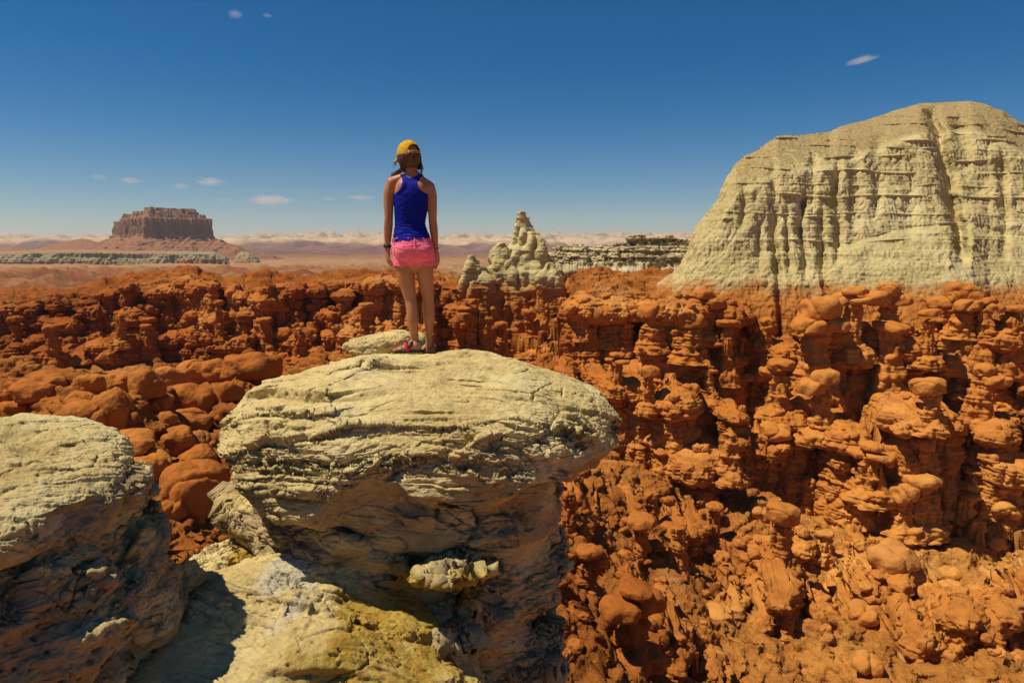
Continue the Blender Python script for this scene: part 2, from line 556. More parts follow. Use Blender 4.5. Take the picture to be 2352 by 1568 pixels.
_me, GROUND_V, GROUND_N = make_ground()
if GROUND_N[:, 2].mean() < 0: GROUND_N = -GROUND_N
_me.materials.append(ground_mat())
ground = tag(obj('ground', _me), kind='structure')
# ------------------------------------------------------------------ canyon walls: rows of fused goblin columns standing in front of the rising ground
WALL_V, WALL_N = [], []
M_WALL = None
def build_wall(top, foot, Yb, px0, px1, nx, nz, colw, seed, off_amp=2.6, big=1.0):
    r = random.Random(seed)
    px = np.linspace(px0, px1, nx)
    Y0 = np.interp(px, *zip(*Yb))
    tp = np.interp(px, *zip(*top)); fp = np.interp(px, *zip(*foot))
    X0 = (px - CX) / FPX * (Y0 * CP)
    zt = np.array([zat(a, b) for a, b in zip(tp, Y0)]); zf = np.array([zat(a, b) for a, b in zip(fp, Y0)])
    X0 = (px - CX) / FPX * (Y0 * CP - 0.5 * (zt + zf) * SP)
    L = np.concatenate([[0], np.cumsum(np.hypot(np.diff(X0), np.diff(Y0)))])
    # columns
    cols = []
    l = -1.0
    while l < L[-1] + 1:
        w = colw * r.uniform(0.55, 1.35)
        i = min(nx - 1, int(np.searchsorted(L, l)))
        H = zt[i] - zf[i]
        low = off_amp * (pn(np.array([l / 7.5]), np.array([seed * 1.7]), seed=seed)[0] * 1.3)
        short = abs(r.gauss(0, 0.09)) if r.random() < 0.72 else r.uniform(0.15, 0.70)
        cols.append((l, w * 0.62, low + r.uniform(-0.5, 0.9) + 1.8 * short, zt[i] - short * H, r.random()))
        l += w * r.uniform(0.42, 0.85)
    # silhouette: heads of the tall columns
    ztop = zt - 0.9
    for (lk, rk, ok, zk, q) in cols:
        m = np.abs(L - lk) < rk
        dome = zk - 0.7 * rk * (1 - np.sqrt(np.clip(1 - ((L - lk) / rk) ** 2, 0, 1)))
        ztop = np.where(m, np.maximum(ztop, dome), ztop)
    v = np.concatenate([np.linspace(-0.25, 0, nz // 8)[:-1], np.linspace(0, 1, nz - nz // 8)])
    Z = zf[:, None] + (ztop - zf)[:, None] * v[None]
    LL = np.repeat(L[:, None], len(v), 1)
    H = (zt - zf)[:, None]
    base = 0.26 * (zt[:, None] - Z) + off_amp * 0.8 * pn(LL / 7.5, LL * 0 + seed * 1.7, seed=seed) * 1.3 - 1.9 + 0.9 * fbm(LL / 2.6, Z / 3.5, oct=3, seed=seed + 1)
    D = base
    wz = 0.35 * pn(LL / 1.3, Z / 1.3, seed=seed + 2)
    for (lk, rk, ok, zk, q) in cols:
        a = max(0, int(np.searchsorted(L, lk - 2.2 * rk - 2)) - 1); b = min(nx, int(np.searchsorted(L, lk + 2.2 * rk + 2)) + 1)
        if b - a < 2: continue
        h = zk - Z[a:b] + 0.5 * wz[a:b]
        cap = (0.95 + 0.5 * q) * rk * 0.9
        capw = 1.05 + 0.25 * q
        # head, neck, then swelling stacked blocks that spread to the foot
        rr = np.where(h < cap, rk * capw * np.sqrt(np.clip(1 - ((h - cap * 0.62) / (cap * 0.66)) ** 2, 0, 1)), 0)
        blk = pn(h / (0.9 * rk) + q * 50, h * 0 + q * 9, seed=seed + 3)
        body = rk * (0.82 + 0.055 * np.clip(h - cap, 0, 9) / 1.0) * (1 + 0.04 * np.tanh(3 * blk))
        rr = np.maximum(rr, np.where(h >= cap * 0.85, body, 0))
        dl = LL[a:b] - lk + wz[a:b] * 0.6 + 0.25 * rk * pn(Z[a:b] / 2.4 + q * 30, Z[a:b] * 0, seed=seed + 4)
        d = ok + 0.12 * np.clip(h, 0, 20) + 1.7 * np.sqrt(np.clip(rr ** 2 - dl ** 2, 0, None))
        ins = (np.abs(dl) < rr) & (h > 0)
        cur = D[a:b]
        D[a:b] = np.where(ins, np.maximum(cur, d), cur)
    # boulders lodged on the face
    n_b = int(L[-1] * 1.1 * big)
    for k in range(n_b):
        lk = r.uniform(0, L[-1]); i = min(nx - 1, int(np.searchsorted(L, lk)))
        zk = zf[i] + r.uniform(0.02, 0.97) * (zt[i] - zf[i]); rk = r.uniform(0.25, 0.75) * colw * 0.45
        a = max(0, int(np.searchsorted(L, lk - 1.6 * rk))); b = min(nx, int(np.searchsorted(L, lk + 1.6 * rk)) + 1)
        if b - a < 3: continue
        j = int(np.argmin(np.abs(Z[i] - zk)))
        c = D[i, j]
        q = 1 - ((LL[a:b] - lk) / (1.25 * rk)) ** 2 - ((Z[a:b] - zk) / (0.8 * rk)) ** 2 + 0.5 * wz[a:b]
        d = c + rk * (0.9 * np.sqrt(np.clip(q, 0, None)) - 0.15)
        D[a:b] = np.where(q > 0, np.maximum(D[a:b], d), D[a:b])
    # soften along the face a little
    D[1:-1] = 0.25 * D[:-2] + 0.5 * D[1:-1] + 0.25 * D[2:]
    D[:, 1:-1] = 0.25 * D[:, :-2] + 0.5 * D[:, 1:-1] + 0.25 * D[:, 2:]
    D = D + np.where(v < 0, -v * 4.0, 0)[None] * 2.0
    rad = np.hypot(0.6 * X0, Y0)
    ux, uy = -0.6 * X0 / rad, -Y0 / rad
    X = X0[:, None] + ux[:, None] * D; Y = Y0[:, None] + uy[:, None] * D
    # roof running back into the ground
    nb = 56
    rough = 0.35 if Y0.mean() > 54 else 1.0
    t = np.linspace(0, 1, nb + 1)[1:]
    Xr = X[:, -1:] - ux[:, None] * (7.0 * t)[None]; Yr = Y[:, -1:] - uy[:, None] * (7.0 * t)[None]
    LR = np.repeat(L[:, None], nb, 1); TR = (t * 7.0)[None] + 0 * Xr
    Zr = Z[:, -1:] - (2.6 * t ** 1.3)[None] + rough * (0.55 * pn(LR / 1.6, TR / 1.6, seed=seed + 7) + 0.45 * (0.4 - np.abs(pn(LR / 0.9, TR / 0.9, seed=seed + 8)))) * np.minimum(1, 6 * t)[None]
    V = np.stack([np.hstack([X, Xr]), np.hstack([Y, Yr]), np.hstack([Z, Zr])], -1)
    V[0] += np.array([0, 6, -3]); V[-1] += np.array([0, 6, -3])
    sh = V.shape
    V = V.reshape(-1, 3)
    F = grid_faces(sh[0], sh[1])
    V = weather(V, F, 0.055, ((1.9, 0.8), (0.7, 0.7), (0.28, 0.6)), 0.22, 1.1, seed + 20, warp=0.5, warp_len=14, flutes=0.36, flute_len=0.8)
    V = weather(V, F, 0.06, ((0.5, 0.6), (0.2, 0.6)), 0.08, 0.33, seed + 21, warp=0.3, warp_len=9)
    WALL_V.append(V); WALL_N.append(vnormals(V, F))
    o = obj('canyon_wall', new_mesh('canyon_wall', V, F, M_WALL))
    return tag(o, kind='structure')

def wall_mat():
    t = NT('goblin_wall', 0.95, 0.08)
    p = t.pos()
    big = t.noise(p, 0.09, 4)
    c = t.ramp(big, [(0.3, (0.40, 0.124, 0.022)), (0.5, (0.475, 0.166, 0.031)), (0.7, (0.53, 0.220, 0.055))])
    z = t.sep(p)[2]
    bed = t.noise(t.mapv(p, (0.10, 0.10, 1.5)), 1.0, 5, 0.65)
    c = t.mix(1.0, c, t.ramp(bed, [(0.30, (0.62, 0.55, 0.50)), (0.46, (0.95, 0.95, 0.95)), (0.60, (1.08, 1.10, 1.12)), (0.75, (0.82, 0.74, 0.68))]), 'MULTIPLY')
    med = t.noise(p, 1.1, 8, 0.65)
    c = t.mix(1.0, c, t.ramp(med, [(0.28, (0.74, 0.69, 0.64)), (0.5, (1.0, 1.0, 1.0)), (0.75, (1.14, 1.18, 1.22))]), 'MULTIPLY')
    pale = t.noise(p, 0.22, 6, 0.65)
    c = t.mix(t.mapr(pale, 0.60, 0.74, 0, 0.6), c, (0.52, 0.29, 0.13))
    c = beds_tint(t, p, c)
    n = t.bump(t.noise(t.mapv(p, (0.5, 0.5, 3.2)), 1.0, 7, 0.7), 0.5, 0.22)
    n = t.bump(t.noise(p, 4.0, 9, 0.70), 0.7, 0.13, n)
    return t.done(c, n)
M_WALL = wall_mat()

# right wall: upper, middle, low tiers; left wall: upper and lower tiers
build_wall([(985, 640), (1050, 646), (1075, 700), (1095, 770), (1150, 785), (1245, 800), (1285, 780), (1305, 690), (1330, 665), (1400, 655), (1500, 662), (1600, 668), (1690, 690), (1745, 760), (1790, 750), (1830, 735), (1900, 745), (1990, 722), (2050, 712), (2130, 722), (2200, 698), (2270, 706), (2300, 735), (2352, 722), (2620, 715)],
           [(985, 800), (1150, 870), (1240, 900), (1300, 880), (1500, 890), (1700, 930), (1850, 950), (1950, 955), (2100, 940), (2352, 950), (2620, 950)],
           [(985, 66), (1060, 66), (1150, 67), (1230, 68), (1300, 63), (1500, 60), (1700, 58), (1950, 56), (2352, 54), (2620, 54)], 985, 2620, 1500, 300, 2.7, 801, 3.0)
build_wall([(1270, 860), (1300, 810), (1400, 840), (1480, 850), (1560, 870), (1640, 880), (1710, 950), (1740, 985), (1780, 900), (1850, 880), (1920, 900), (1970, 985), (2010, 985), (2040, 880), (2110, 890), (2160, 900), (2215, 985), (2250, 960), (2300, 910), (2352, 930), (2560, 930)],
           [(1270, 1010), (1400, 1060), (1500, 1100), (1600, 1100), (1700, 1120), (1850, 1160), (1950, 1170), (2100, 1180), (2352, 1210), (2560, 1210)],
           [(1270, 56), (1400, 53), (1500, 52), (1700, 51), (1950, 49.5), (2352, 48), (2560, 48)], 1270, 2560, 1250, 260, 2.6, 821, 2.8)
build_wall([(1180, 1130), (1240, 1050), (1290, 1080), (1340, 1130), (1400, 1110), (1460, 1150), (1530, 1180), (1600, 1160), (1660, 1190), (1720, 1230), (1800, 1180), (1850, 1190), (1920, 1240), (1980, 1200), (2060, 1250)],
           [(1180, 1420), (1290, 1390), (1400, 1330), (1500, 1310), (1600, 1310), (1720, 1310), (1850, 1310), (2060, 1290)],
           [(1180, 31), (1290, 35), (1400, 39), (1500, 41), (1700, 42.5), (1850, 43), (2060, 44)], 1180, 2060, 850, 200, 2.0, 841, 1.6)
build_wall([(1540, 1395), (1620, 1375), (1700, 1345), (1760, 1310), (1830, 1300), (1890, 1330), (1950, 1360), (2010, 1260), (2070, 1265), (2120, 1330)],
           [(1540, 1450), (1700, 1450), (1830, 1440), (1950, 1430), (2120, 1410)], [(1540, 33), (1800, 35), (2120, 36.5)], 1540, 2120, 520, 120, 1.5, 901, 1.0)
build_wall([(2040, 1390), (2120, 1370), (2200, 1330), (2260, 1350), (2320, 1290), (2400, 1300), (2600, 1300)],
           [(2040, 1500), (2200, 1500), (2600, 1490)], [(2040, 31.5), (2600, 32.5)], 2040, 2600, 520, 120, 1.6, 911, 1.2)
build_wall([(1150, 1470), (1230, 1440), (1300, 1425), (1400, 1375), (1470, 1365), (1530, 1420), (1590, 1500), (1680, 1530)],
           [(1150, 1640), (1300, 1620), (1450, 1560), (1680, 1600)], [(1150, 22), (1300, 24), (1450, 27), (1680, 27)], 1150, 1680, 520, 130, 1.5, 921, 1.0)
build_wall([(-300, 690), (0, 690), (100, 686), (190, 690), (225, 674), (258, 655), (290, 642), (325, 660), (370, 655), (405, 640), (440, 630), (480, 634), (520, 646), (560, 655), (620, 648), (700, 640), (760, 646), (800, 636), (860, 632), (960, 630), (1030, 636), (1090, 660)],
           [(-300, 785), (0, 790), (290, 780), (440, 772), (700, 765), (960, 755), (1090, 770)],
           [(-300, 90), (0, 90), (290, 94), (440, 95), (570, 91), (720, 90), (960, 88), (1090, 82)], -300, 1090, 1150, 200, 2.6, 861, 2.8, 1.3)
build_wall([(-300, 770), (0, 772), (100, 765), (190, 790), (230, 760), (300, 752), (380, 770), (450, 742), (520, 760), (600, 748), (680, 745), (760, 738), (850, 728), (930, 735), (1000, 740), (1050, 760)],
           [(-300, 862), (0, 862), (300, 856), (450, 856), (600, 845), (720, 838), (850, 825), (1050, 830)],
           [(-300, 83.5), (0, 83.5), (300, 84.5), (600, 85), (850, 82), (1050, 76)], -300, 1050, 1150, 180, 2.3, 881, 2.4, 1.3)
# ------------------------------------------------------------------ pale sandstone in the foreground
def pale_rock():
    t = NT('pale_sandstone', 0.95, 0.10)
    p = t.pos()
    a = t.noise(p, 1.6, 6, 0.6)
    c = t.ramp(a, [(0.32, (0.57, 0.42, 0.18)), (0.5, (0.68, 0.53, 0.245)), (0.68, (0.73, 0.605, 0.325))])
    bd = t.noise(t.mapv(p, (1.2, 1.2, 14.0)), 1.0, 5, 0.6)
    c = t.mix(t.mapr(bd, 0.52, 0.70, 0, 0.45), c, (0.50, 0.35, 0.13))
    c = t.mix(t.mapr(t.attr('shade_brown'), 0.0, 1.0, 0, 1.0, False), c, t.mix(t.mapr(t.noise(p, 5, 5), 0.4, 0.6), (0.47, 0.340, 0.175), (0.39, 0.300, 0.170)))  # browner stone tone; shadow warmth and underside fill are put into this colour
    sp = t.noise(p, 14, 6, 0.75)
    c = t.mix(1.0, c, t.ramp(sp, [(0.30, (0.70, 0.68, 0.64)), (0.5, (1.0, 1.0, 1.0)), (0.7, (1.12, 1.10, 1.05))]), 'MULTIPLY')
    c = t.mix(t.mapr(t.attr('yellow'), 0.15, 0.75), c, t.mix(t.mapr(t.noise(p, 9, 5, 0.7), 0.42, 0.62), (0.50, 0.35, 0.075), (0.43, 0.25, 0.045)))
    c = t.mix(t.mapr(t.attr('white'), 0.3, 0.8, 0, 0.7), c, (0.60, 0.55, 0.44))
    n = t.bump(t.noise(p, 11, 10, 0.74), 0.7, 0.04)
    n = t.bump(t.noise(t.mapv(p, (1, 1, 2.2)), 60, 8, 0.78), 0.75, 0.010, n)
    n = t.bump(t.noise(p, 260, 3, 0.6), 0.5, 0.0025, n)
    return t.done(c, n)
M_PALE = pale_rock()

def saw(q, sharp=0.14):
    f = q - np.floor(q)
    return np.where(f < 1 - sharp, f / (1 - sharp), (1 - f) / sharp) - 0.5

def chisel(V, F, seed, bed=(0, 0.5, 1), lumps=0.06, lump_len=0.5, bed_amp=1.0, block=1.0, block_len=0.2, block_mask=None, fine=1.0, warp=0.05, smooth_under=True, long=(2.2, 0.8)):
    """erode a smooth hull: big lumps, bedding ledges with lips, broken blocks, grain"""
    V = V.astype(np.float64)
    n = vnormals(V, F)
    x, y, z = V.T
    V = V + n * (lumps * fbm(x / lump_len / 1.4, y / lump_len, z / (lump_len * 0.7), oct=2, seed=seed))[:, None]
    n = vnormals(V, F)
    x, y, z = V.T
    under = sstep(-0.10, -0.50, n[:, 2]) if smooth_under else 0 * z
    bn = np.array(bed, float); bn /= np.linalg.norm(bn)
    lx, ly = long
    b = V @ bn + warp * fbm(x / 1.1 / lx * 2, y / 0.9, z / 0.9, oct=2, seed=seed + 4)
    if block:
        bm = np.ones(len(V)) if block_mask is None else block_mask(V, n)
        bm = bm * sstep(-0.30, 0.20, pn(x / 0.5, y / 0.5, z / 0.3, seed=seed + 3)) * (1 - 0.7 * under)
        wx = x + 0.10 * pn(x / 0.3, y / 0.3, z / 0.3, seed=seed + 1)
        wb = b + 0.03 * pn(x / 0.25, y / 0.25, z / 0.25, seed=seed + 2)
        o = 0
        for L, A, G, sd in ((1.0, 0.34, 0.05, 0), (0.42, 0.15, 0.03, 1), (0.17, 0.055, 0.012, 2)):
            f1, f2, rid = worley3(wx / (block_len * L), y / (block_len * L), wb / (block_len * L * 0.5), seed + sd, 1.0)
            o = o + block_len * ((rid - 0.5) * A - G * np.exp(-((f2 - f1) / 0.07) ** 2))
        V = V + n * (block * bm * o)[:, None]
        n = vnormals(V, F)
        x, y, z = V.T
        b = V @ bn + warp * fbm(x / 1.1 / lx * 2, y / 0.9, z / 0.9, oct=2, seed=seed + 4)
    b = b + 0.006 * fbm(x / 0.14, y / 0.10, z / 0.10, oct=2, seed=seed + 5)
    k1 = sstep(-0.10, 0.35, pn(x / 0.8 / lx * 1.4, y / 0.5 * ly, z / 0.4, seed=seed + 6))
    k2 = sstep(-0.15, 0.35, pn(x / 0.42 / lx * 1.6, y / 0.22, z / 0.2, seed=seed + 7))
    k3 = sstep(-0.10, 0.35, pn(x / 0.3 / lx * 1.6, y / 0.14, z / 0.12, seed=seed + 8))
    off = 0.070 * k1 * saw(-b / 0.24, 0.09) + 0.017 * k2 * saw(-b / 0.055, 0.14) + 0.006 * k3 * saw(-b / 0.018, 0.2)
    V = V + n * (bed_amp * off * (1 - 0.6 * under))[:, None]
    n = vnormals(V, F); x, y, z = V.T
    # long splits along the beds
    cr = np.abs(pn(x / 0.5 / lx, b / 0.035, z * 0 + seed, seed=seed + 9))
    V = V - n * (0.020 * bed_amp * np.exp(-(cr / 0.055) ** 2) * k2)[:, None]
    cr = np.abs(pn(x / 0.35, y / 0.25, z / 0.18, seed=seed + 13))
    V = V - n * (0.022 * np.exp(-(cr / 0.022) ** 2) * sstep(0.0, 0.3, pn(x / 0.5, y / 0.5, z / 0.5, seed=seed + 14)))[:, None]
    g = 0.008 * fbm(x / 0.10, y / 0.06, z / 0.05, oct=4, seed=seed + 10, gain=0.68) * (1 - 0.4 * under)
    pit = pn(x / 0.06, y / 0.035, z / 0.03, seed=seed + 12)
    g = g - 0.012 * sstep(0.38, 0.62, pit) * (0.3 + k1)
    g = g + 0.013 * fbm(x / 0.4, y / 0.2, z / 0.12, oct=2, seed=seed + 11)
    V = V + n * (fine * g)[:, None]
    return V

def hull(N, c, rad, nexp=2.5, cb=None, slant=(0, 0), nlow=None):
    U, F = cubesphere(N)
    h = np.hypot(U[:, 0], U[:, 1]); w = np.abs(U[:, 2])
    if nlow: nexp = nlow + (nexp - nlow) * sstep(-0.12, 0.05, U[:, 2])
    s = 1.0 / (h ** nexp + w ** nexp + 1e-12) ** (1 / nexp)
    P = U * s[:, None]
    rz = np.where(P[:, 2] < 0, cb if cb else rad[2], rad[2])
    V = np.stack([P[:, 0] * rad[0], P[:, 1] * rad[1], P[:, 2] * rz], -1)
    V[:, 2] += slant[0] * V[:, 0] + slant[1] * V[:, 1]
    return V + np.array(c), F

def column(rows, nu, zs, ang_noise=0.0, seed=0):
    """upright body through rows of (z, cx, cy, rx, ry)"""
    rows = sorted(rows, key=lambda q: q[0])
    rz = np.array([q[0] for q in rows])
    from_rows = [np.interp(zs, rz, [q[k] for q in rows]) for k in (1, 2, 3, 4)]
    ker = np.hanning(2 * max(3, len(zs) // 24) + 1); ker /= ker.sum(); h = len(ker) // 2
    cx, cy, rx, ry = (np.convolve(np.pad(a, h, mode='edge'), ker, 'valid') for a in from_rows)
    th = np.linspace(0, 2 * math.pi, nu, endpoint=False)
    T, Z = np.meshgrid(th, zs, indexing='ij')
    ca, sa = np.cos(T), np.sin(T)
    q = 1 / (np.abs(ca) ** 2.6 + np.abs(sa) ** 2.6) ** (1 / 2.6)
    m = 1 + ang_noise * fbm(ca * 1.3, sa * 1.3, Z * 0.9, oct=2, seed=seed)
    V = np.stack([cx[None] + rx[None] * ca * q * m, cy[None] + ry[None] * sa * q * m, Z], -1).reshape(-1, 3)
    return V, grid_faces(nu, len(zs), wrap=True)

def bumpy(V, spots):
    """push the surface out round given points: (point, radius, height)"""
    for c, r, h in spots:
        c = np.array(c)
        d = V - c
        ax = c - V.mean(0); ax[2] *= 0.3
        ax /= np.linalg.norm(ax)
        k = np.exp(-((d / np.array(r)) ** 2).sum(1) ** 1.5) * (0.85 + 0.7 * fbm(V[:, 0] / 0.09, V[:, 1] / 0.3, V[:, 2] / 0.04, oct=3, seed=17))
        V = V + k[:, None] * ax * h
    return V

# --- the mushroom rock the woman stands on: cap and pedestal
CAPC = np.array([-0.62, 4.72, -1.265])
def on_top(V, px, py):
    f = V[:, 1] * CP - V[:, 2] * SP
    u = CX + FPX * V[:, 0] / f; w = CY - FPX * (V[:, 1] * SP + V[:, 2] * CP) / f
    ok = V[:, 2] > CAPC[2] - 0.12
    d = np.where(ok, (u - px) ** 2 + (w - py) ** 2 + 4 * f, 9e9)
    return V[np.argmin(d)]

def lip(V, pts, hgt, dep):
    q = np.array([on_top(V, *p) for p in pts])
    up = V[:, 2] > CAPC[2] - 0.15
    best = np.full(len(V), 9e9); side = np.zeros(len(V)); end = np.zeros(len(V)); L = len(q) - 1
    for i in range(L):
        a, b = q[i, :2], q[i + 1, :2]
        ab = b - a
        t = np.clip(((V[:, :2] - a) @ ab) / (ab @ ab), 0, 1)
        dv = V[:, :2] - (a + t[:, None] * ab)
        d = np.hypot(*dv.T)
        m = d < best
        best = np.where(m, d, best)
        side = np.where(m, ab[0] * dv[:, 1] - ab[1] * dv[:, 0], side)
        end = np.where(m, (i + t) / L, end)
    taper = np.clip(np.sin(np.pi * np.clip(end, 0, 1)), 0, 1) ** 0.6
    back = np.where(side > 0, np.exp(-(best / dep) ** 1.6), np.exp(-(best / 0.07) ** 2))
    hollow = np.where(side < 0, np.exp(-((best - 0.015) / (dep * 0.22)) ** 2), 0)
    V = V.copy()
    V[:, 2] += up * taper * hgt * (back - 0.30 * hollow)
    V[:, 1] -= up * taper * hgt * 0.3 * np.where(side > 0, np.exp(-(best / 0.06) ** 2), 0)
    return V

def rows_px(L, Yc, ry):
    """silhouette rows (photo row, left, right) -> rows of a column at distance Yc"""
    out = []
    for (py, l, r), q in zip(L, ry):
        a, b = at(l, py, Yc), at(r, py, Yc)
        out.append((a.z, (a.x + b.x) / 2, Yc, (b.x - a.x) / 2, q))
    return out

def make_cap():
    V, F = hull(330, (0, 0, 0), (1.32, 1.14, 0.40), 2.6, 0.50, (0.0, 0.075), 1.55)
    a = np.arctan2(V[:, 1], V[:, 0])
    k = 1 + 0.045 * np.sin(2 * a + 0.8) + 0.03 * np.sin(3 * a + 2.0) + 0.02 * np.sin(5 * a)
    V[:, :2] *= k[:, None]
    V = V + CAPC
    lo = sstep(0.16, -0.06, V[:, 2] - CAPC[2])
    V[:, 2] += lo * (0.15 * pn(V[:, 0] / 0.50, V[:, 1] / 0.5, seed=33) + 0.06 * pn(V[:, 0] / 0.17, V[:, 1] / 0.2, seed=34) - 0.02)
    # long lips where a bed overhangs the next one, seen on the top
    for pts, hgt, dep in ((((740, 880), (800, 862), (900, 856), (1000, 858), (1090, 850)), 0.050, 0.22), (((690, 915), (770, 890), (870, 845), (960, 818)), 0.040, 0.11), (((500, 985), (600, 966), (700, 968), (770, 962), (815, 942)), 0.055, 0.24),
                          (((700, 1005), (800, 985), (900, 990), (1050, 1000), (1200, 960)), 0.045, 0.15), (((1150, 842), (1180, 856), (1205, 876)), 0.020, 0.10)):
        V = lip(V, pts, hgt, dep)
    def bm(V, n):
        r = np.hypot((V[:, 0] - CAPC[0]) / 1.3, (V[:, 1] - CAPC[1]) / 1.13)
        return sstep(0.74, 0.92, r) * sstep(0.1, -0.5, V[:, 1] - CAPC[1]) * (0.25 + 0.75 * sstep(-1.65, -1.35, V[:, 0]))
    V = chisel(V, F, 101, bed=(0.06, 0.42, 1), lumps=0.075, lump_len=0.70, bed_amp=1.0, block=1.05, block_len=0.36, block_mask=bm, warp=0.11)
    n = vnormals(V, F)
    x, y, z = V.T
    shade_brown = sstep(0.30, -0.15, n[:, 2]) * sstep(-1.22, -1.40, z) * sstep(-0.2, 0.25, pn(x / 0.25, y / 0.25, z / 0.2, seed=77) + 0.25 * (1 - n[:, 2]))  # shade tone painted on the downward faces below the rim
    return new_mesh('cap', V, F, M_PALE, {'shade_brown': shade_brown, 'yellow': 0 * z, 'white': 0 * z}), V

def make_pedestal():
    rows = rows_px([(1060, 600, 1290), (1130, 585, 1290), (1200, 592, 1272), (1260, 632, 1272), (1320, 690, 1252), (1380, 742, 1238), (1430, 790, 1245), (1500, 815, 1235), (1568, 830, 1195)],
                   4.62, (0.80, 0.80, 0.76, 0.72, 0.69, 0.67, 0.66, 0.64, 0.62))
    rows += [(-4.5, -0.25, 4.9, 0.75, 0.8), (-11.5, -0.3, 5.2, 2.2, 2.2)]
    zs = np.concatenate([np.linspace(-11.5, -3.5, 60)[:-1], np.linspace(-3.5, -1.12, 560)])
    V, F = column(rows, 900, zs, 0.06, 41)
    # knobs: left shoulder, the sunlit ledge in front, its broken neighbour, two on the right
    V = bumpy(V, [(at(560, 1165, 4.55), (0.30, 0.4, 0.13), 0.16), (at(1010, 1305, 3.90), (0.20, 0.3, 0.075), 0.36),
                  (at(1020, 1440, 3.92), (0.16, 0.3, 0.12), 0.38), (at(1225, 1300, 4.5), (0.2, 0.4, 0.2), 0.10), (at(1220, 1480, 4.4), (0.2, 0.4, 0.18), 0.14)])
    V = chisel(V, F, 131, bed=(0.1, 0.15, 1), lumps=0.08, lump_len=0.50, bed_amp=0.6, block=1.5, block_len=0.34, warp=0.08, smooth_under=True)
    n = vnormals(V, F); x, y, z = V.T
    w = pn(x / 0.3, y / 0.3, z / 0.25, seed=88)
    shade_brown = sstep(-0.25, 0.2, w + 0.2) * 0.9  # the same shade tone in patches over the pedestal
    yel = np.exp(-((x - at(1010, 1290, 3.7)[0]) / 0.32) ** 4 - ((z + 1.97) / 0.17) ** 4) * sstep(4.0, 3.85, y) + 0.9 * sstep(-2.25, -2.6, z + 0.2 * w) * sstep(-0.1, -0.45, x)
    shade_brown = shade_brown * (1 - np.clip(yel, 0, 1))
    return new_mesh('pedestal', V, F, M_PALE, {'shade_brown': shade_brown, 'yellow': np.clip(yel, 0, 1), 'white': 0 * z}), V

mr = empty('mushroom_rock', (-0.5, 4.7, -11.4))
tag(mr, 'pale layered mushroom rock with a broad flat cap, the woman standing on it', 'rock')
_me, CAPV = make_cap()
def under(me, root):
    """put a mesh built in world place under its thing"""
    me.transform(Matrix.Translation(-root.location)); return me
cap_o = obj('cap', under(_me, mr), mr)
_me, PEDV = make_pedestal()
ped_o = obj('pedestal', under(_me, mr), mr)
ped_o['label'] = 'shaded brown pedestal narrowing under the cap'

# --- thin slab on the crest behind the feet
def make_slab():
    q = on_top(CAPV, 960, 801)
    c = at(886, 774, q[1] + 0.34)
    c.z -= 0.055
    V, F = hull(110, (0, 0, 0), (0.37, 0.22, 0.068), 3.0)
    V[:, 2] += 0.02 * np.sin(V[:, 0] * 7)
    V = chisel(V + np.array(c), F, 151, lumps=0.035, lump_len=0.25, bed_amp=0.5, block=0.35, block_len=0.14, warp=0.03)
    return new_mesh('sandstone_slab', V - np.array(c), F, M_PALE, {'shade_brown': 0 * V[:, 0], 'yellow': 0 * V[:, 0], 'white': 0 * V[:, 0]}), c
_me, c = make_slab()
tag(obj('sandstone_slab', _me, loc=c), 'thin pale slab lying on the crest of the cap behind the sandals', 'rock slab')

# --- yellow-stained shelf under the overhang, bottom of the picture
def make_shelf():
    V, F = hull(240, (-1.12, 3.42, -2.60), (0.98, 0.92, 0.70), 2.6, 8.5, (-0.20, 0.12))
    V = chisel(V, F, 171, bed=(0.3, 0.5, 1), lumps=0.10, lump_len=0.55, bed_amp=0.6, block=0.5, block_len=0.40, warp=0.1)
    x, y, z = V.T
    w = fbm(x / 0.35, y / 0.35, z / 0.35, oct=3, seed=99)
    yel = sstep(-1.15, -0.80, x + 0.16 * w - 0.25 * (y - 3.3)) * (1 - 0.5 * sstep(-0.5, -0.1, x)) * (0.75 + 0.35 * pn(x / 0.2, y / 0.2, z / 0.2, seed=95))
    wh = np.exp(-((x + 1.22 + 0.1 * w) / 0.16) ** 2) * sstep(3.0, 3.4, y) * sstep(-0.3, 0.3, w + 0.2)
    return new_mesh('rock_shelf', V, F, M_PALE, {'shade_brown': 0 * z, 'yellow': np.clip(yel, 0, 1), 'white': np.clip(wh, 0, 1)})
tag(obj('rock_shelf', make_shelf()), 'pale rock shelf stained mustard yellow at the foot of the mushroom rock', 'rock')

# --- knobbly boulder with a hollow, left of the pedestal
def make_knob():
    c = at(535, 1330, 4.35)
    V, F = hull(170, (0, 0, 0), (0.37, 0.36, 0.29), 2.4, 0.30, (0.25, 0.0))
    hc = np.array([0.17, -0.28, 0.0])
    k = np.exp(-(((V - hc) / np.array([0.14, 0.25, 0.11])) ** 2).sum(1) ** 2)
    V = V + k[:, None] * np.array([0.02, 0.17, 0.0])
    V = chisel(V + np.array(c), F, 191, lumps=0.06, lump_len=0.3, bed_amp=0.6, block=1.0, block_len=0.17, warp=0.05) - np.array(c)
    x, y, z = V.T
    yel = sstep(0.02, 0.2, x + 0.05 * pn(x / 0.1, y / 0.1, z / 0.1, seed=5)) * sstep(-0.15, 0.1, z)
    return new_mesh('hollow_boulder', V, F, M_PALE, {'shade_brown': 0 * x, 'yellow': yel, 'white': 0 * x}), c
_me, c = make_knob()
tag(obj('hollow_boulder', _me, loc=c), 'knobbly pale boulder with a dark hollow, left of the pedestal on the yellow shelf', 'boulder')

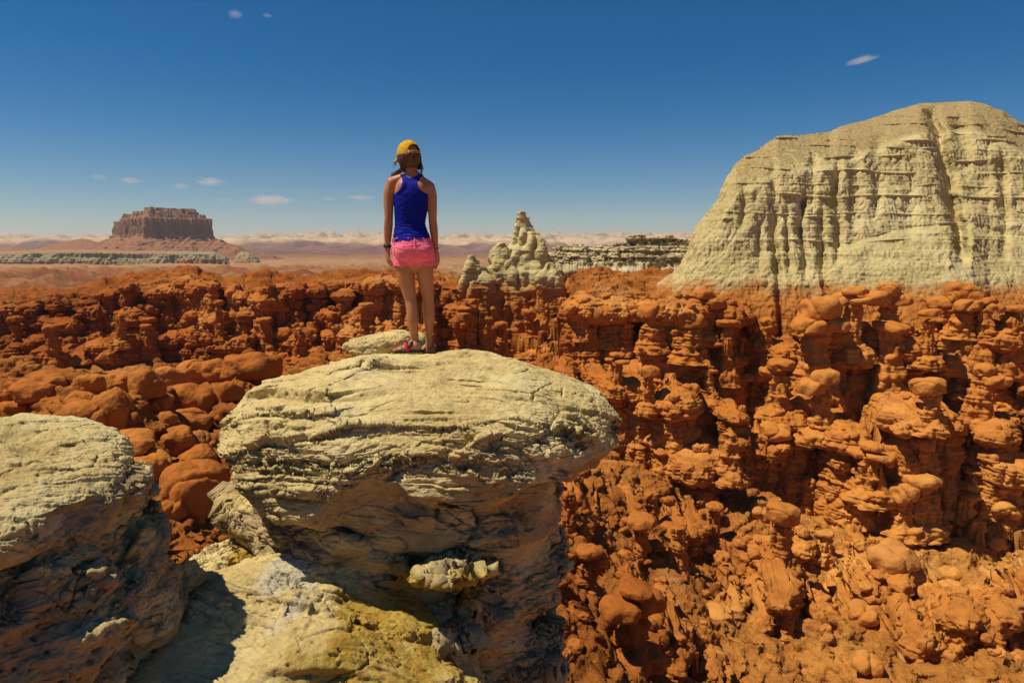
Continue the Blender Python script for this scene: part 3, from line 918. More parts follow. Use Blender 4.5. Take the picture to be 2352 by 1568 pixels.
# --- the big boulder at the left edge: flat cap on a bulging body
def make_left():
    c0 = np.array(at(-75, 1125, 2.95))
    V, F = hull(240, (0, 0, 0), (0.60, 0.80, 0.13), 3.0, 0.15, (-0.10, 0.09))
    cap = chisel(V + c0, F, 211, bed=(-0.1, 0.5, 1), lumps=0.025, lump_len=0.4, bed_amp=0.35, block=0.25, block_len=0.25, warp=0.06)
    x, y, z = cap.T
    # pits in the top
    for px, py, r in ((25, 1010, 0.075), (75, 1040, 0.06), (190, 1150, 0.05), (160, 1165, 0.045), (230, 1095, 0.03), (110, 1185, 0.04)):
        q = np.array(at(px, py, 2.95 + (1100 - py) / 1568 * 6.0)); q[2] = c0[2] + 0.13 + 0.10 * (q[1] - c0[1])
        k = np.exp(-(((cap[:, :2] - q[:2]) / np.array([r * 1.5, r])) ** 2).sum(1) ** 1.5) * (cap[:, 2] > c0[2] - 0.1)
        cap[:, 2] -= k * r * 0.9
    me1 = new_mesh('cap', cap, F, M_PALE, {'shade_brown': 0 * x, 'yellow': 0 * x, 'white': 0 * x})
    bx, by, bz = c0
    rows = rows_px([(1135, -420, 215), (1200, -430, 245), (1270, -440, 275), (1310, -450, 300), (1400, -460, 318), (1460, -460, 328), (1568, -440, 305)], 2.95,
                   (0.64, 0.70, 0.76, 0.80, 0.84, 0.86, 0.86))
    rows += [(-4, bx, by, 1.0, 1.1), (-11.5, bx, by + 0.3, 1.9, 2.2)]
    zs = np.concatenate([np.linspace(-11.5, -2.9, 50)[:-1], np.linspace(-2.9, bz + 0.0, 420)])
    V, F = column(rows, 800, zs, 0.08, 43)
    V = chisel(V, F, 231, bed=(-0.25, 0.1, 1), lumps=0.10, lump_len=0.40, bed_amp=0.40, block=1.3, block_len=0.26, warp=0.08, fine=1.9, long=(1.4, 1.0))
    n = vnormals(V, F); x, y, z = V.T
    shade_brown = sstep(-0.2, 0.25, pn(x / 0.35, y / 0.35, z / 0.3, seed=89) + 0.1)  # shade tone painted in patches over the body
    me2 = new_mesh('body', V, F, M_PALE, {'shade_brown': shade_brown, 'yellow': 0 * x, 'white': 0 * x})
    return me1, me2, c0
m1, m2, c0 = make_left()
lb = empty('capped_boulder', (c0[0], c0[1], -11.4))
tag(lb, 'big pale boulder with a pitted disc-shaped top at the left edge of the picture', 'boulder')
obj('cap', under(m1, lb), lb); obj('body', under(m2, lb), lb)
# ------------------------------------------------------------------ pale cliff, spire, ridge, butte, hills
def banded_rock(name, zsplit, soft, pale=((0.42, 0.335, 0.150), (0.52, 0.425, 0.205), (0.57, 0.485, 0.265)), red=(0.44, 0.160, 0.034), scale=1.0, bumpd=0.35, stains=True):
    """pale sandstone lying on red sandstone, the contact at height zsplit"""
    t = NT(name, 0.95, 0.08)
    p = t.pos(); z = t.sep(p)[2]
    a = t.noise(p, 0.16 * scale, 6, 0.6)
    c = t.ramp(a, [(0.32, pale[0]), (0.5, pale[1]), (0.68, pale[2])])
    bd = t.noise(t.mapv(p, (0.06 * scale, 0.06 * scale, 1.6 * scale)), 1.0, 5, 0.65)
    c = t.mix(1.0, c, t.ramp(bd, [(0.30, (0.72, 0.69, 0.62)), (0.48, (1.0, 1.0, 1.0)), (0.7, (1.10, 1.09, 1.06))]), 'MULTIPLY')
    if stains:
        v = t.noise(t.mapv(p, (0.8 * scale, 0.8 * scale, 0.10 * scale)), 1.0, 5, 0.65)
        c = t.mix(t.mapr(v, 0.56, 0.74, 0, 0.5), c, (0.36, 0.27, 0.12))
    c = t.mix(t.mapr(t.attr('scree'), 0.2, 0.8), c, t.mix(t.mapr(t.noise(p, 3.0 * scale, 6, 0.75), 0.4, 0.62), (0.30, 0.205, 0.085), (0.44, 0.34, 0.165)))
    rc = t.mix(t.mapr(t.noise(p, 0.9 * scale, 8, 0.65), 0.35, 0.65), (red[0] * 0.82, red[1] * 0.75, red[2] * 0.7), (red[0] * 1.05, red[1] * 1.15, red[2] * 1.2))
    zz = t.math('ADD', z, t.math('MULTIPLY', t.math('SUBTRACT', t.noise(p, 0.35 * scale, 5, 0.6), 0.5), soft * 2.2))
    c = t.mix(t.mapr(zz, zsplit + soft * 0.5, zsplit - soft * 0.5), c, rc)
    n = t.bump(t.noise(p, 1.6 * scale, 10, 0.66), 0.6, bumpd)
    n = t.bump(t.noise(t.mapv(p, (1, 1, 3.5)), 4.5 * scale, 6, 0.72), 0.6, bumpd * 0.3, n)
    return t.done(c, n)

def curtain(top, foot, Yf, Yt, px0, px1, nu, nv, zlow, roof, gx=None, ngroove=()):
    """rock face over photo columns px0..px1: from zlow up to the foot row, up to the top row, then back over the roof"""
    px = np.linspace(px0, px1, nu)
    tp = np.interp(px, *zip(*top)); fp = np.interp(px, *zip(*foot))
    yf = np.interp(px, *zip(*Yf)); yt = np.interp(px, *zip(*Yt))
    s = (px - CX) / FPX
    zf = np.array([zat(a, b) for a, b in zip(fp, yf)]); zt = np.array([zat(a, b) for a, b in zip(tp, yt)])
    n0, n1, n2 = int(nv * 0.16), int(nv * 0.64), nv - int(nv * 0.16) - int(nv * 0.64)
    Y, Z = [], []
    for k in range(n0):
        q = k / n0; Y.append(yf - 1.2 * (1 - q)); Z.append(zlow + (zf - zlow) * q)
    for k in range(n1):
        q = k / (n1 - 1); g = gx(q) if gx else q
        Y.append(yf + (yt - yf) * g); Z.append(zf + (zt - zf) * q)
    for k in range(1, n2 + 1):
        q = k / n2; Y.append(yt + roof[0] * q); Z.append(zt + roof[1] * q * q + (roof[2] if len(roof) > 2 else 0) * math.sin(q * math.pi))
    Y = np.stack(Y, 1); Z = np.stack(Z, 1)
    q = np.clip((Z - zf[:, None]) / np.maximum(zt - zf, 0.5)[:, None], 0, 1)
    P = np.repeat(px[:, None], Y.shape[1], 1)
    # keep the planned silhouette: only the distance is carved
    for (xa, xb, w, q0, q1, dep) in ngroove:
        c = xa + (xb - xa) * q
        m = sstep(q0 - 0.06, q0 + 0.04, q) * sstep(q1 + 0.05, q1 - 0.05, q)
        Y = Y + 0.7 * dep * m * np.exp(-np.abs((P - c - 7 * pn(Z / 3.5, Z * 0 + xa, seed=66)) / (w * (0.7 + 0.8 * np.abs(pn(Z / 5.0, Z * 0 + xb, seed=67))))) ** 2.0)
    S = (P - CX) / FPX / (CP + (zt[:, None] / yt[:, None]) * -SP * 0 + 0)
    f = Y * CP - Z * SP
    X = (P - CX) / FPX * f
    V = np.stack([X, Y, Z], -1).reshape(-1, 3)
    F = grid_faces(nu, Y.shape[1])
    return V, F, q.reshape(-1), P.reshape(-1)

# --- the tall pale cliff
def make_cliff():
    top = [(1500, 690), (1520, 650), (1560, 612), (1580, 572), (1600, 522), (1625, 490), (1650, 456), (1672, 405), (1690, 374), (1712, 356), (1724, 352), (1752, 334), (1788, 311), (1850, 309), (1905, 303), (1925, 292),
           (1960, 284), (2005, 272), (2050, 256), (2110, 238), (2170, 235), (2230, 232), (2265, 240), (2300, 254), (2352, 288), (2450, 330), (2700, 380)]
    foot = [(1500, 735), (1560, 742), (1700, 752), (1790, 745), (1900, 760), (2050, 752), (2352, 765), (2700, 765)]
    Yf = [(1500, 66), (1540, 61.5), (1620, 59.5), (1750, 58.5), (1900, 57.5), (2080, 56.5), (2180, 56), (2235, 56.5), (2270, 58.5), (2420, 58.5), (2700, 58)]
    Yt = [(1500, 71), (1540, 68.5), (1600, 68), (1660, 69), (1720, 71), (1800, 73.5), (1950, 78), (2050, 84), (2200, 90), (2352, 88), (2700, 84)]
    def gx(q):   # apron at the foot, steep face, gentle top
        return 0.30 * min(q / 0.36, 1) ** 1.15 + 0.26 * min(max((q - 0.33) / 0.45, 0), 1) + 0.44 * max(0, (q - 0.74) / 0.26) ** 1.3
    G = [(2235, 2130, 20, 0.24, 0.94, 4.5), (2270, 2190, 40, 0.44, 0.84, 2.2),
         (1745, 1742, 13, 0.28, 0.54, 1), (1785, 1770, 12, 0.25, 0.56, 1.6), (1812, 1800, 9, 0.25, 0.54, 1), (1850, 1835, 11, 0.24, 0.62, 1.8), (1893, 1880, 10, 0.26, 0.56, 1.3),
         (1930, 1918, 12, 0.3, 0.76, 1.5), (1780, 1775, 16, 0.6, 0.82, 0.9), (1870, 1862, 14, 0.6, 0.84, 1.2), (1960, 1965, 22, 0.36, 0.8, 1), (2010, 2020, 16, 0.48, 0.84, 0.9), (1700, 1712, 12, 0.56, 0.8, 0.8),
         (2080, 2100, 20, 0.32, 0.6, 0.6), (2310, 2300, 14, 0.28, 0.68, 1.4), (1905, 1850, 5, -0.04, 0.34, 1), (1790, 1782, 8, -0.12, 0.28, 1.6)]
    V, F, q, P = curtain(top, foot, Yf, Yt, 1500, 2700, 1000, 620, -15.0, (14, -16, 0), gx, G)
    for zl, a, wv in ((0.6, 0.16, 0.07), (2.4, 0.22, 0.09), (3.3, 0.14, 0.06), (4.9, 0.26, 0.10), (6.1, 0.15, 0.06), (7.3, 0.22, 0.09), (8.9, 0.32, 0.11), (10.0, 0.22, 0.07), (11.0, 0.36, 0.11), (12.1, 0.26, 0.08), (13.2, 0.36, 0.11), (14.6, 0.3, 0.1)):
        zz_ = V[:, 2] - zl - 0.5 * pn(V[:, 0] / 9, V[:, 1] / 9 + zl, seed=64)
        V[:, 1] -= a * np.exp(-(zz_ / wv) ** 2) * sstep(-0.15, 0.2, pn(V[:, 0] / 5 + zl, V[:, 2] * 0 + zl, seed=65))
    V = weather(V, F, 0.055, ((3.4, 0.9), (1.1, 0.5)), 0.16, 2.8, 61, warp=0.5, warp_len=20, flutes=0.24, flute_len=2.0)
    V = weather(V, F, 0.030, ((0.7, 0.6), (0.24, 0.6)), 0.07, 0.6, 62, warp=0.5, warp_len=20, flutes=0.14, flute_len=0.5)
    n = vnormals(V, F)
    scree = sstep(0.62, 0.80, np.abs(n[:, 2]) + 0.25 * sstep(1950, 2080, P)) * sstep(0.70, 0.85, q)
    me = new_mesh('cliff', V, F, None, {'scree': scree})
    me.materials.append(banded_rock('cliff_stone', -3.5, 2.0))
    return me
tag(obj('cliff', make_cliff()), 'tall pale yellow-green sandstone cliff with a dark gully, right side above the red hoodoos', 'cliff')

M_BAND = banded_rock('spire_stone', -4.2, 1.8, bumpd=0.3)
def make_tower(L, Yc, depth, seed, nu, nv, extra=((-16, 1.6),), amp=1.0):
    rows = rows_px(L, Yc, [depth * max(0.25, (r - l) / 100.0) for _, l, r in L])
    lo = rows[-1]
    for z, k in extra: rows.append((z, lo[1], lo[2], lo[3] * k, lo[4] * k))
    z0, z1 = rows[-1][0], rows[0][0]
    zs = np.concatenate([np.linspace(z0, lo[0], nv // 5)[:-1], np.linspace(lo[0], z1, nv)])
    V, F = column(rows, nu, zs, 0.10, seed)
    # close the top
    V = weather(V, F, 0.02 * amp, ((1.3, 0.8), (0.5, 0.7), (0.2, 0.5)), 0.18 * amp, 1.2, seed, warp=0.3, warp_len=8, flutes=0.55 * amp, flute_len=1.3)
    V = weather(V, F, 0.025 * amp, ((0.45, 0.6), (0.15, 0.6)), 0.04 * amp, 0.3, seed + 1, warp=0.2, warp_len=5)
    nz = len(zs)
    ring = np.arange(nu) * nz + nz - 1
    c = V[ring].mean(0) + np.array([0, 0, 0.05])
    V2 = np.vstack([V, c])
    k = len(V2) - 1
    capf = np.stack([ring, np.roll(ring, -1), np.full(nu, k), np.full(nu, k)], -1)
    return V2, F, ring, k

def tower_obj(name, root, L, Yc, depth, seed, nu=160, nv=180, amp=1.0, mat=None):
    V, F, ring, k = make_tower(L, Yc, depth, seed, nu, nv, amp=amp)
    # collapse the last ring onto the centre so the top is closed
    V[ring] = V[k]
    me = new_mesh(name, V[:-1], F, mat or M_BAND, {'scree': np.zeros(len(V) - 1)})
    return obj(name, under(me, root), root)

sp = empty('rock_spire', at(1200, 790, 76))
tag(sp, 'pale pointed rock spire with a knob on top, right of the woman', 'rock spire')
tower_obj('spire', sp, [(499, 1184, 1209), (507, 1183, 1210), (516, 1181, 1216), (530, 1180, 1231), (545, 1180, 1246), (562, 1173, 1252), (580, 1158, 1257), (600, 1145, 1262), (633, 1120, 1268), (670, 1105, 1274), (820, 1080, 1285)], 77, 2.2, 301, 220, 260)
tower_obj('pinnacle', sp, [(486, 1196, 1203), (491, 1190, 1206), (496, 1193, 1205), (500, 1188, 1207), (505, 1192, 1206), (509, 1185, 1210), (514, 1184, 1212)], 76.6, 1.1, 305, 80, 90, 0.45)
tower_obj('buttress', sp, [(603, 1256, 1264), (618, 1246, 1276), (635, 1235, 1291), (700, 1232, 1298), (800, 1222, 1310)], 72.5, 2.6, 311, 140, 180)
tower_obj('shoulder', sp, [(557, 1147, 1158), (566, 1141, 1165), (580, 1136, 1172), (600, 1130, 1185), (640, 1112, 1205), (740, 1100, 1210)], 75.5, 2.0, 321, 140, 140)
tower_obj('shoulder', sp, [(586, 1080, 1090), (596, 1078, 1094), (612, 1072, 1112), (636, 1062, 1130), (740, 1045, 1150)], 74.5, 2.0, 331, 120, 120)

# --- layered ridge between spire and cliff
def make_ridge():
    top = [(1225, 640), (1255, 600), (1266, 586), (1276, 572), (1286, 565), (1294, 575), (1302, 578), (1314, 566), (1327, 560), (1347, 567), (1375, 566), (1403, 563), (1435, 556), (1441, 546), (1447, 543), (1470, 542), (1477, 549), (1487, 551),
           (1497, 546), (1528, 541), (1545, 544), (1563, 549), (1600, 552), (1660, 556)]
    foot = [(1225, 652), (1280, 606), (1330, 602), (1600, 603), (1660, 603)]
    V, F, q, P = curtain(top, foot, [(1225, 104), (1660, 104)], [(1225, 108), (1660, 108)], 1225, 1660, 420, 220, -14.0, (14, -9), lambda q: q)
    n0 = q <= 0
    V[:, 1] -= np.where(n0, np.clip((V[:, 2] + 2.6) * -0.55, 0, 6), 0)
    n = vnormals(V, F)
    x, y, z = V.T
    f1, f2, rid = worley3(x / 1.9, y / 1.9, z / 0.8, 71)
    g1, g2, rid2 = worley3(x / 0.8, y / 0.8, z / 0.35, 72)
    V = V + n * np.array([1, 1, 0.5]) * ((rid - 0.5) * 1.2 + (rid2 - 0.5) * 0.5 - 0.5 * np.exp(-((f2 - f1) / 0.1) ** 2))[:, None] * (0.25 + 0.75 * sstep(-0.02, 0.06, q))[:, None]
    V = weather(V, F, 0.30, ((1.6, 0.8), (0.6, 0.6), (0.25, 0.5)), 0.25, 1.0, 73, warp=0.3, flutes=0.35, flute_len=1.6)
    me = new_mesh('layered_ridge', V, F, None, {'scree': np.zeros(len(V))})
    me.materials.append(banded_rock('ridge_stone', -4.1, 1.2, pale=((0.40, 0.31, 0.16), (0.52, 0.43, 0.25), (0.58, 0.50, 0.32))))
    return me
tag(obj('layered_ridge', make_ridge()), 'low blocky cream ridge on a red foot, between the spire and the tall cliff', 'ridge')

# --- the distant butte
def grid_land(fn, x0, x1, nx, y0, y1, ny):
    X, Yy = np.meshgrid(np.linspace(x0, x1, nx), np.linspace(y0, y1, ny), indexing='ij')
    Z = fn(X, Yy)
    V = np.stack([X, Yy, Z], -1).reshape(-1, 3)
    F = grid_faces(nx, ny)
    return V, F

def far_stone(name, stops, scale, bumpd, streak=True):
    t = NT(name, 0.95, 0.05)
    p = t.pos()
    v = t.math('ADD', t.attr('level'), t.math('MULTIPLY', t.math('SUBTRACT', t.noise(p, scale, 5, 0.6), 0.5), 0.10))
    c = t.ramp(v, stops)
    c = t.mix(1.0, c, t.ramp(t.noise(p, scale * 3, 8, 0.7), [(0.3, (0.72, 0.70, 0.70)), (0.5, (1.0, 1.0, 1.0)), (0.7, (1.14, 1.12, 1.1))]), 'MULTIPLY')
    n = t.bump(t.noise(p, scale * 4, 8, 0.7), 0.8, bumpd)
    return t.done(c, n)

BX, BY = at(373, 520, 1100).x, 1100.0
def make_butte():
    z_top, z_cb = zat(480, 1100), zat(539, 1100)
    def fn(X, Yy):
        u, w = X - BX, Yy - BY
        wu = u + 3.5 * pn(X / 12, Yy / 12, seed=401) + 2.0 * pn(X / 5, Yy / 5, seed=402)
        ww = w + 3.5 * pn(X / 12 + 7, Yy / 12, seed=403) + 2.0 * pn(X / 5 + 3, Yy / 5, seed=404)
        def sd(grow):
            d = -1e9
            for nx, ny, k in ((-0.62, -0.785, 50), (0.70, -0.714, 56), (-0.80, 0.60, 66), (0.86, 0.51, 66), (-1, 0, 76), (1, 0.0, 79)):
                d = np.maximum(d, nx * wu + ny * ww - k - grow)
            return d
        d = sd(0)
        # talus
        z = z_cb - (np.clip(d, 0, None) * 0.36 + 5 * (1 - np.exp(-np.clip(d, 0, None) / 8))) + 3 * pn(X / 22, Yy / 22, seed=405) - 3.5 * np.abs(pn(X / 14, Yy / 60, seed=406))
        z = z + 0.10 * np.clip(d - 55, 0, None)
        h = (z_top - z_cb)
        left = sstep(10, -60, u)
        lev = 0.62 - 0.10 * sstep(-46, -56, u)
        top = z_cb + h * lev
        top = np.where((sd(-9) < 0) & (u > -54), z_cb + h * 0.78, top)
        top = np.where((sd(-15) < 0) & (u > -40) & (u < 58), z_cb + h * 0.89, top)
        top = np.where((sd(-20) < 0) & (u > -12) & (u < 24), z_cb + h * 1.0, top)
        top = np.where((sd(-18) < 0) & (u > 36) & (u < 46), z_cb + h * 0.99, top)
        top = top + 1.3 * pn(X / 9, Yy / 9, seed=407)
        k = sstep(2.5, -2.5, d)
        z = z + (top - z) * k
        # dark red hill on the left
        hx = at(197, 550, 1060).x
        r = np.hypot((X - hx) / 1.5, (Yy - 1050) / 1.2)
        hill = zat(547, 1060) - 0.40 * r + 1.2 * pn(X / 12, Yy / 12, seed=408)
        z = np.maximum(z, hill)
        hx = at(40, 570, 1060).x
        r = np.hypot((X - hx) / 2.2, (Yy - 1050) / 1.2)
        z = np.maximum(z, zat(566, 1060) - 0.35 * r)
        return np.maximum(z, -26)
    V, F = grid_land(fn, BX - 420, BX + 230, 620, 930, 1240, 330)
    V = weather(V, F, 1.3, ((9, 0.8), (3.5, 0.6)), 0.7, 6, 409, warp=1.0, warp_len=60, flutes=3.0, flute_len=6.5)
    lev = (V[:, 2] - z_cb) / (z_top - z_cb)
    u = V[:, 0] - BX
    red = sstep(-70, -130, u) * sstep(-0.1, -0.05, lev) * 0
    return new_mesh('butte', V, F, far_stone('butte_stone', [(0.0, (0.28, 0.125, 0.07)), (0.42, (0.31, 0.145, 0.08)), (0.49, (0.30, 0.16, 0.095)), (0.515, (0.20, 0.110, 0.068)), (0.75, (0.25, 0.135, 0.082)), (1.0, (0.28, 0.155, 0.092))], 0.05, 3.0),
                    {'level': 0.5 + 0.5 * np.clip(lev, -1, 1)})
tag(obj('butte', make_butte()), 'distant brown flat-topped butte with sheer walls on a red talus cone, far left', 'butte')

# --- pale banded mesa in front of the butte
M_MESA = far_stone('mesa_stone', [(0.0, (0.34, 0.11, 0.045)), (0.26, (0.32, 0.10, 0.04)), (0.36, (0.28, 0.22, 0.12)), (0.62, (0.30, 0.25, 0.145)), (0.78, (0.27, 0.20, 0.11)), (0.9, (0.36, 0.24, 0.12)), (1.0, (0.34, 0.19, 0.10))], 0.06, 2.5)
def make_mesa(top, foot, Y0, px0, px1, nu, nv, seed, shift, back, ampl=1.0):
    V, F, q, P = curtain(top, foot, [(px0, Y0), (px1, Y0)], [(px0, Y0 + 16), (px1, Y0 + 16)], px0, px1, nu, nv, -27, (back, 2.0), lambda q: q ** 1.3)
    x, y, z = V.T
    prom = 16 * ampl * (np.abs(pn(x / 42, y * 0 + 0.3, seed=seed)) - 0.2) + 7 * ampl * (np.abs(pn(x / 13, y / 90, seed=seed + 1)) - 0.2)
    V[:, 1] += prom * sstep(0.98, 0.5, q)
    V = weather(V, F, 0.8 * ampl, ((5, 0.8), (2, 0.6)), 0.6 * ampl, 5, seed + 2, warp=0.6, warp_len=40, flutes=2.6 * ampl, flute_len=5.0)
    lev = np.where(q > 0, 0.30 + 0.55 * q, 0.1) + shift(P) + 0.15 * (V[:, 1] > Y0 + 30)
    return new_mesh('banded_mesa', V, F, M_MESA, {'level': np.clip(lev, 0, 1)})
me = make_mesa([(-260, 585), (0, 583), (80, 580), (180, 579), (300, 581), (420, 583), (492, 585), (515, 596), (530, 612), (545, 620)],
               [(-260, 603), (0, 604), (120, 603), (200, 604), (375, 612), (450, 622), (515, 624), (545, 624)], 790, -260, 545, 900, 130, 431,
               lambda P: -0.30 * sstep(365, 420, P), 180)
tag(obj('banded_mesa', me), 'low pale grey-green banded mesa with fluted walls below the distant butte', 'mesa')
me = make_mesa([(532, 612), (545, 590), (556, 583), (572, 583), (585, 592), (597, 606), (606, 616)], [(532, 617), (606, 617)], 840, 532, 606, 160, 90, 441, lambda P: -0.28, 60, 0.5)
tag(obj('banded_mesa', me), 'small dark red promontory with a pale top edge, right of the banded mesa', 'mesa')

# --- hills along the horizon
def make_hills():
    def fn(X, Yy):
        r = np.hypot(X, Yy)
        s = X / np.maximum(Yy, 1)
        right = sstep(-0.42, -0.30, s)
        env = sstep(1250, 2300, r) * 38 + sstep(2300, 4300, r) * (36 + 20 * right) + sstep(4500, 6500, r) * 10
        bil = np.clip(1 - np.abs(fbm(X / 700, Yy / 700, oct=5, seed=501)) * 1.5, 0, 1)
        b2 = 1 - np.abs(fbm(X / 260, Yy / 260, oct=4, seed=502)) * 1.6
        z = -23 + 4 * sstep(1200, 3000, r) + env * (0.10 + 0.75 * bil ** 2 + 0.30 * b2) + 3 * fbm(X / 120, Yy / 120, oct=3, seed=503) * sstep(1300, 2500, r)
        return z - 8 * sstep(1500, 1150, r)
    phis = np.radians(np.linspace(-44, 32, 800)); rs = np.exp(np.linspace(math.log(1150), math.log(8000), 420))
    x, y = radial_sheet(fn, phis, rs, 300, 5, 1.0)
    z = fn(x, y)
    V = np.stack([x, y, z], -1).reshape(-1, 3)
    t = NT('hill_stone', 0.95, 0.05)
    p = t.pos(); zc = t.sep(p)[2]
    k = t.math('ADD', zc, t.math('MULTIPLY', t.math('SUBTRACT', t.noise(p, 0.004, 6, 0.65), 0.5), 70))
    c = t.ramp(t.mapr(k, -28, 48, 0, 1, False), [(0.0, (0.20, 0.095, 0.070)), (0.26, (0.19, 0.10, 0.080)), (0.42, (0.24, 0.145, 0.110)), (0.52, (0.46, 0.31, 0.18)), (0.70, (0.56, 0.41, 0.25)), (1.0, (0.46, 0.33, 0.20))])
    c = t.mix(1.0, c, t.ramp(t.noise(p, 0.03, 8, 0.75), [(0.32, (0.62, 0.62, 0.66)), (0.5, (1.0, 1.0, 1.0)), (0.68, (1.16, 1.12, 1.08))]), 'MULTIPLY')
    sc = t.noise(t.mapv(p, (0.006, 0.02, 0.02)), 1.0, 8, 0.75)
    c = t.mix(t.mapr(sc, 0.57, 0.70, 0, 0.6), c, (0.16, 0.11, 0.10))
    n = t.bump(t.noise(p, 0.02, 9, 0.7), 0.9, 14)
    return new_mesh('hills', V, grid_faces(len(phis), 300)[:, ::-1], t.done(c, n))
tag(obj('hills', make_hills()), kind='structure')
# ------------------------------------------------------------------ red goblins (hoodoos) and boulders
rng = random.Random(11)
SX, SY = 588, 392
ZB = np.full((SX, SY), 1e9)

def splat(V):
    f = V[:, 1] * CP - V[:, 2] * SP
    ok = f > 0.5
    V = V[ok]; f = f[ok]
    u = ((CX + FPX * V[:, 0] / f) / 4).astype(int); w = ((CY - FPX * (V[:, 1] * SP + V[:, 2] * CP) / f) / 4).astype(int)
    k = (u >= 0) & (u < SX) & (w >= 0) & (w < SY)
    np.minimum.at(ZB, (u[k], w[k]), f[k])

def world_verts(o):
    me = o.data
    a = np.empty(len(me.vertices) * 3, np.float32); me.vertices.foreach_get('co', a)
    a = a.reshape(-1, 3).astype(float)
    q = o
    while q: a = a + np.array(q.location); q = q.parent
    return a
splat(GROUND_V)
FRONT = np.full((SX, SY), 1e9)
_keep = ZB; ZB = FRONT
for o in list(scene.objects):
    if o.type == 'MESH' and o.name.split('.')[0] in ('cap', 'pedestal', 'body', 'rock_shelf', 'hollow_boulder', 'sandstone_slab', 'cliff', 'spire', 'buttress', 'shoulder'):
        splat(world_verts(o))
ZB = _keep

def visible(p, margin=0.6):
    x, y, z = p
    f = y * CP - z * SP
    if f < 1: return False
    u, w = to_px(p)
    iu, iw = int(u / 4), int(w / 4)
    if not (1 <= iu < SX - 1 and 1 <= iw < SY - 1): return False
    return f < ZB[iu - 1:iu + 2, iw - 1:iw + 2].max() + margin and f < FRONT[iu, iw] + 0.2

for _v in WALL_V: splat(_v)
ZB = np.minimum(ZB, FRONT)
_gd = np.hypot(GROUND_V[:, 0], GROUND_V[:, 1])
_k = (_gd > 14) & (_gd < 112) & (GROUND_V[:, 1] > 0) & (np.abs(GROUND_V[:, 0]) < 0.85 * GROUND_V[:, 1])
POOL = np.vstack([GROUND_V[_k]] + WALL_V); POOLN = np.vstack([GROUND_N[_k]] + WALL_N)
_f = POOL[:, 1] * CP - POOL[:, 2] * SP
PU = CX + FPX * POOL[:, 0] / _f; PW = CY - FPX * (POOL[:, 1] * SP + POOL[:, 2] * CP) / _f

def drop(px, py):
    """the nearest rock surface met by the line of sight through a photo point"""
    for rad in (4, 9, 20, 60):
        k = np.nonzero((np.abs(PU - px) < rad) & (np.abs(PW - py) < rad))[0]
        if len(k): return POOL[k[np.argmin(_f[k])]].astype(float)
    return np.array(at(px, py, 80.0))

def pillow(N, seed, flat, crease, nexp=2.6):
    V, F = hull(N, (0, 0, 0), (1, 1, flat), nexp)
    V = V * (1 + 0.30 * fbm(V[:, 0] * 0.8 + seed, V[:, 1] * 0.8, V[:, 2] * 0.8, oct=2, seed=seed))[:, None]
    r = random.Random(seed)
    for k in range(crease):
        a = r.uniform(0, 6.28); t = r.uniform(-0.9, 0.9)
        nx = np.array([math.cos(a) * math.cos(t), math.sin(a) * math.cos(t), math.sin(t)])
        d = V @ nx - r.uniform(-0.45, 0.45) + 0.08 * pn(V[:, 0] * 2, V[:, 1] * 2, V[:, 2] * 2, seed=seed + k)
        n = V / np.linalg.norm(V, axis=1)[:, None]
        V = V - n * (0.15 * np.exp(-(np.abs(d) / 0.10) ** 1.2) + 0.05 * (d > 0))[:, None]
    V = V + vnormals(V, F) * (0.05 * fbm(V[:, 0] * 2.4, V[:, 1] * 2.4, V[:, 2] * 2.4, oct=3, seed=seed + 3))[:, None]
    V[:, 2] = np.where(V[:, 2] < -0.6 * flat, -0.6 * flat + 0.3 * (V[:, 2] + 0.6 * flat), V[:, 2])
    return V, F

PIL = [new_mesh('boulder', *pillow(20, 600 + i, (0.75, 0.6, 0.85, 0.5, 0.68)[i % 5], 1 + i % 3, (2.3, 2.7, 3.2)[i % 3]), M_REDC) for i in range(14)]
PILBIG = [new_mesh('boulder', *pillow(40, 640 + i, (0.75, 0.62, 0.85)[i % 3], (0, 1, 0, 1)[i % 4], (2.3, 2.6, 3.0)[i % 3]), M_REDC) for i in range(8)]
SLABS = [new_mesh('cap', *pillow(20, 680 + i, (0.42, 0.55, 0.36, 0.62)[i % 4], i % 2, (2.6, 3.2)[i % 2]), M_REDC) for i in range(8)]

def pillar(seed, slim):
    r = random.Random(seed)
    rows = [(-1.2, 0, 0, 1.45, 1.35), (0.0, 0, 0, 1.12, 1.1)]
    zz = 0.0
    while zz < 3.6:
        zz += r.uniform(0.25, 0.6)
        k = (0.98 - 0.10 * zz) * slim * r.uniform(0.93, 1.07)
        rows.append((zz, 0.08 * r.uniform(-1, 1) * zz * 0.5, 0.08 * r.uniform(-1, 1) * zz * 0.5, k, k * r.uniform(0.85, 1.1)))
    zs = np.linspace(-1.2, 4.0, 84)
    V, F = column(rows, 56, zs, 0.22, seed)
    V = weather(V, F, 0.05, ((0.9, 0.7), (0.35, 0.7), (0.15, 0.5)), 0.16, 0.7, seed, warp=0.1, warp_len=3, flutes=0.26, flute_len=0.5)
    nz = len(zs); top = np.arange(56) * nz + nz - 1
    V[top, :2] = V[top, :2].mean(0)
    V[top, 2] += 0.15
    sub = np.arange(56) * nz + nz - 2
    V[sub, :2] = V[sub, :2].mean(0) * 0.35 + V[sub, :2] * 0.65
    return new_mesh('pillar', V, F, M_REDC), V[sub].mean(0)
PILLARS = [pillar(700 + i, (0.75, 1.0, 0.85, 0.65)[i % 4]) for i in range(10)]

HOODOOS, BOULDERS = [], []

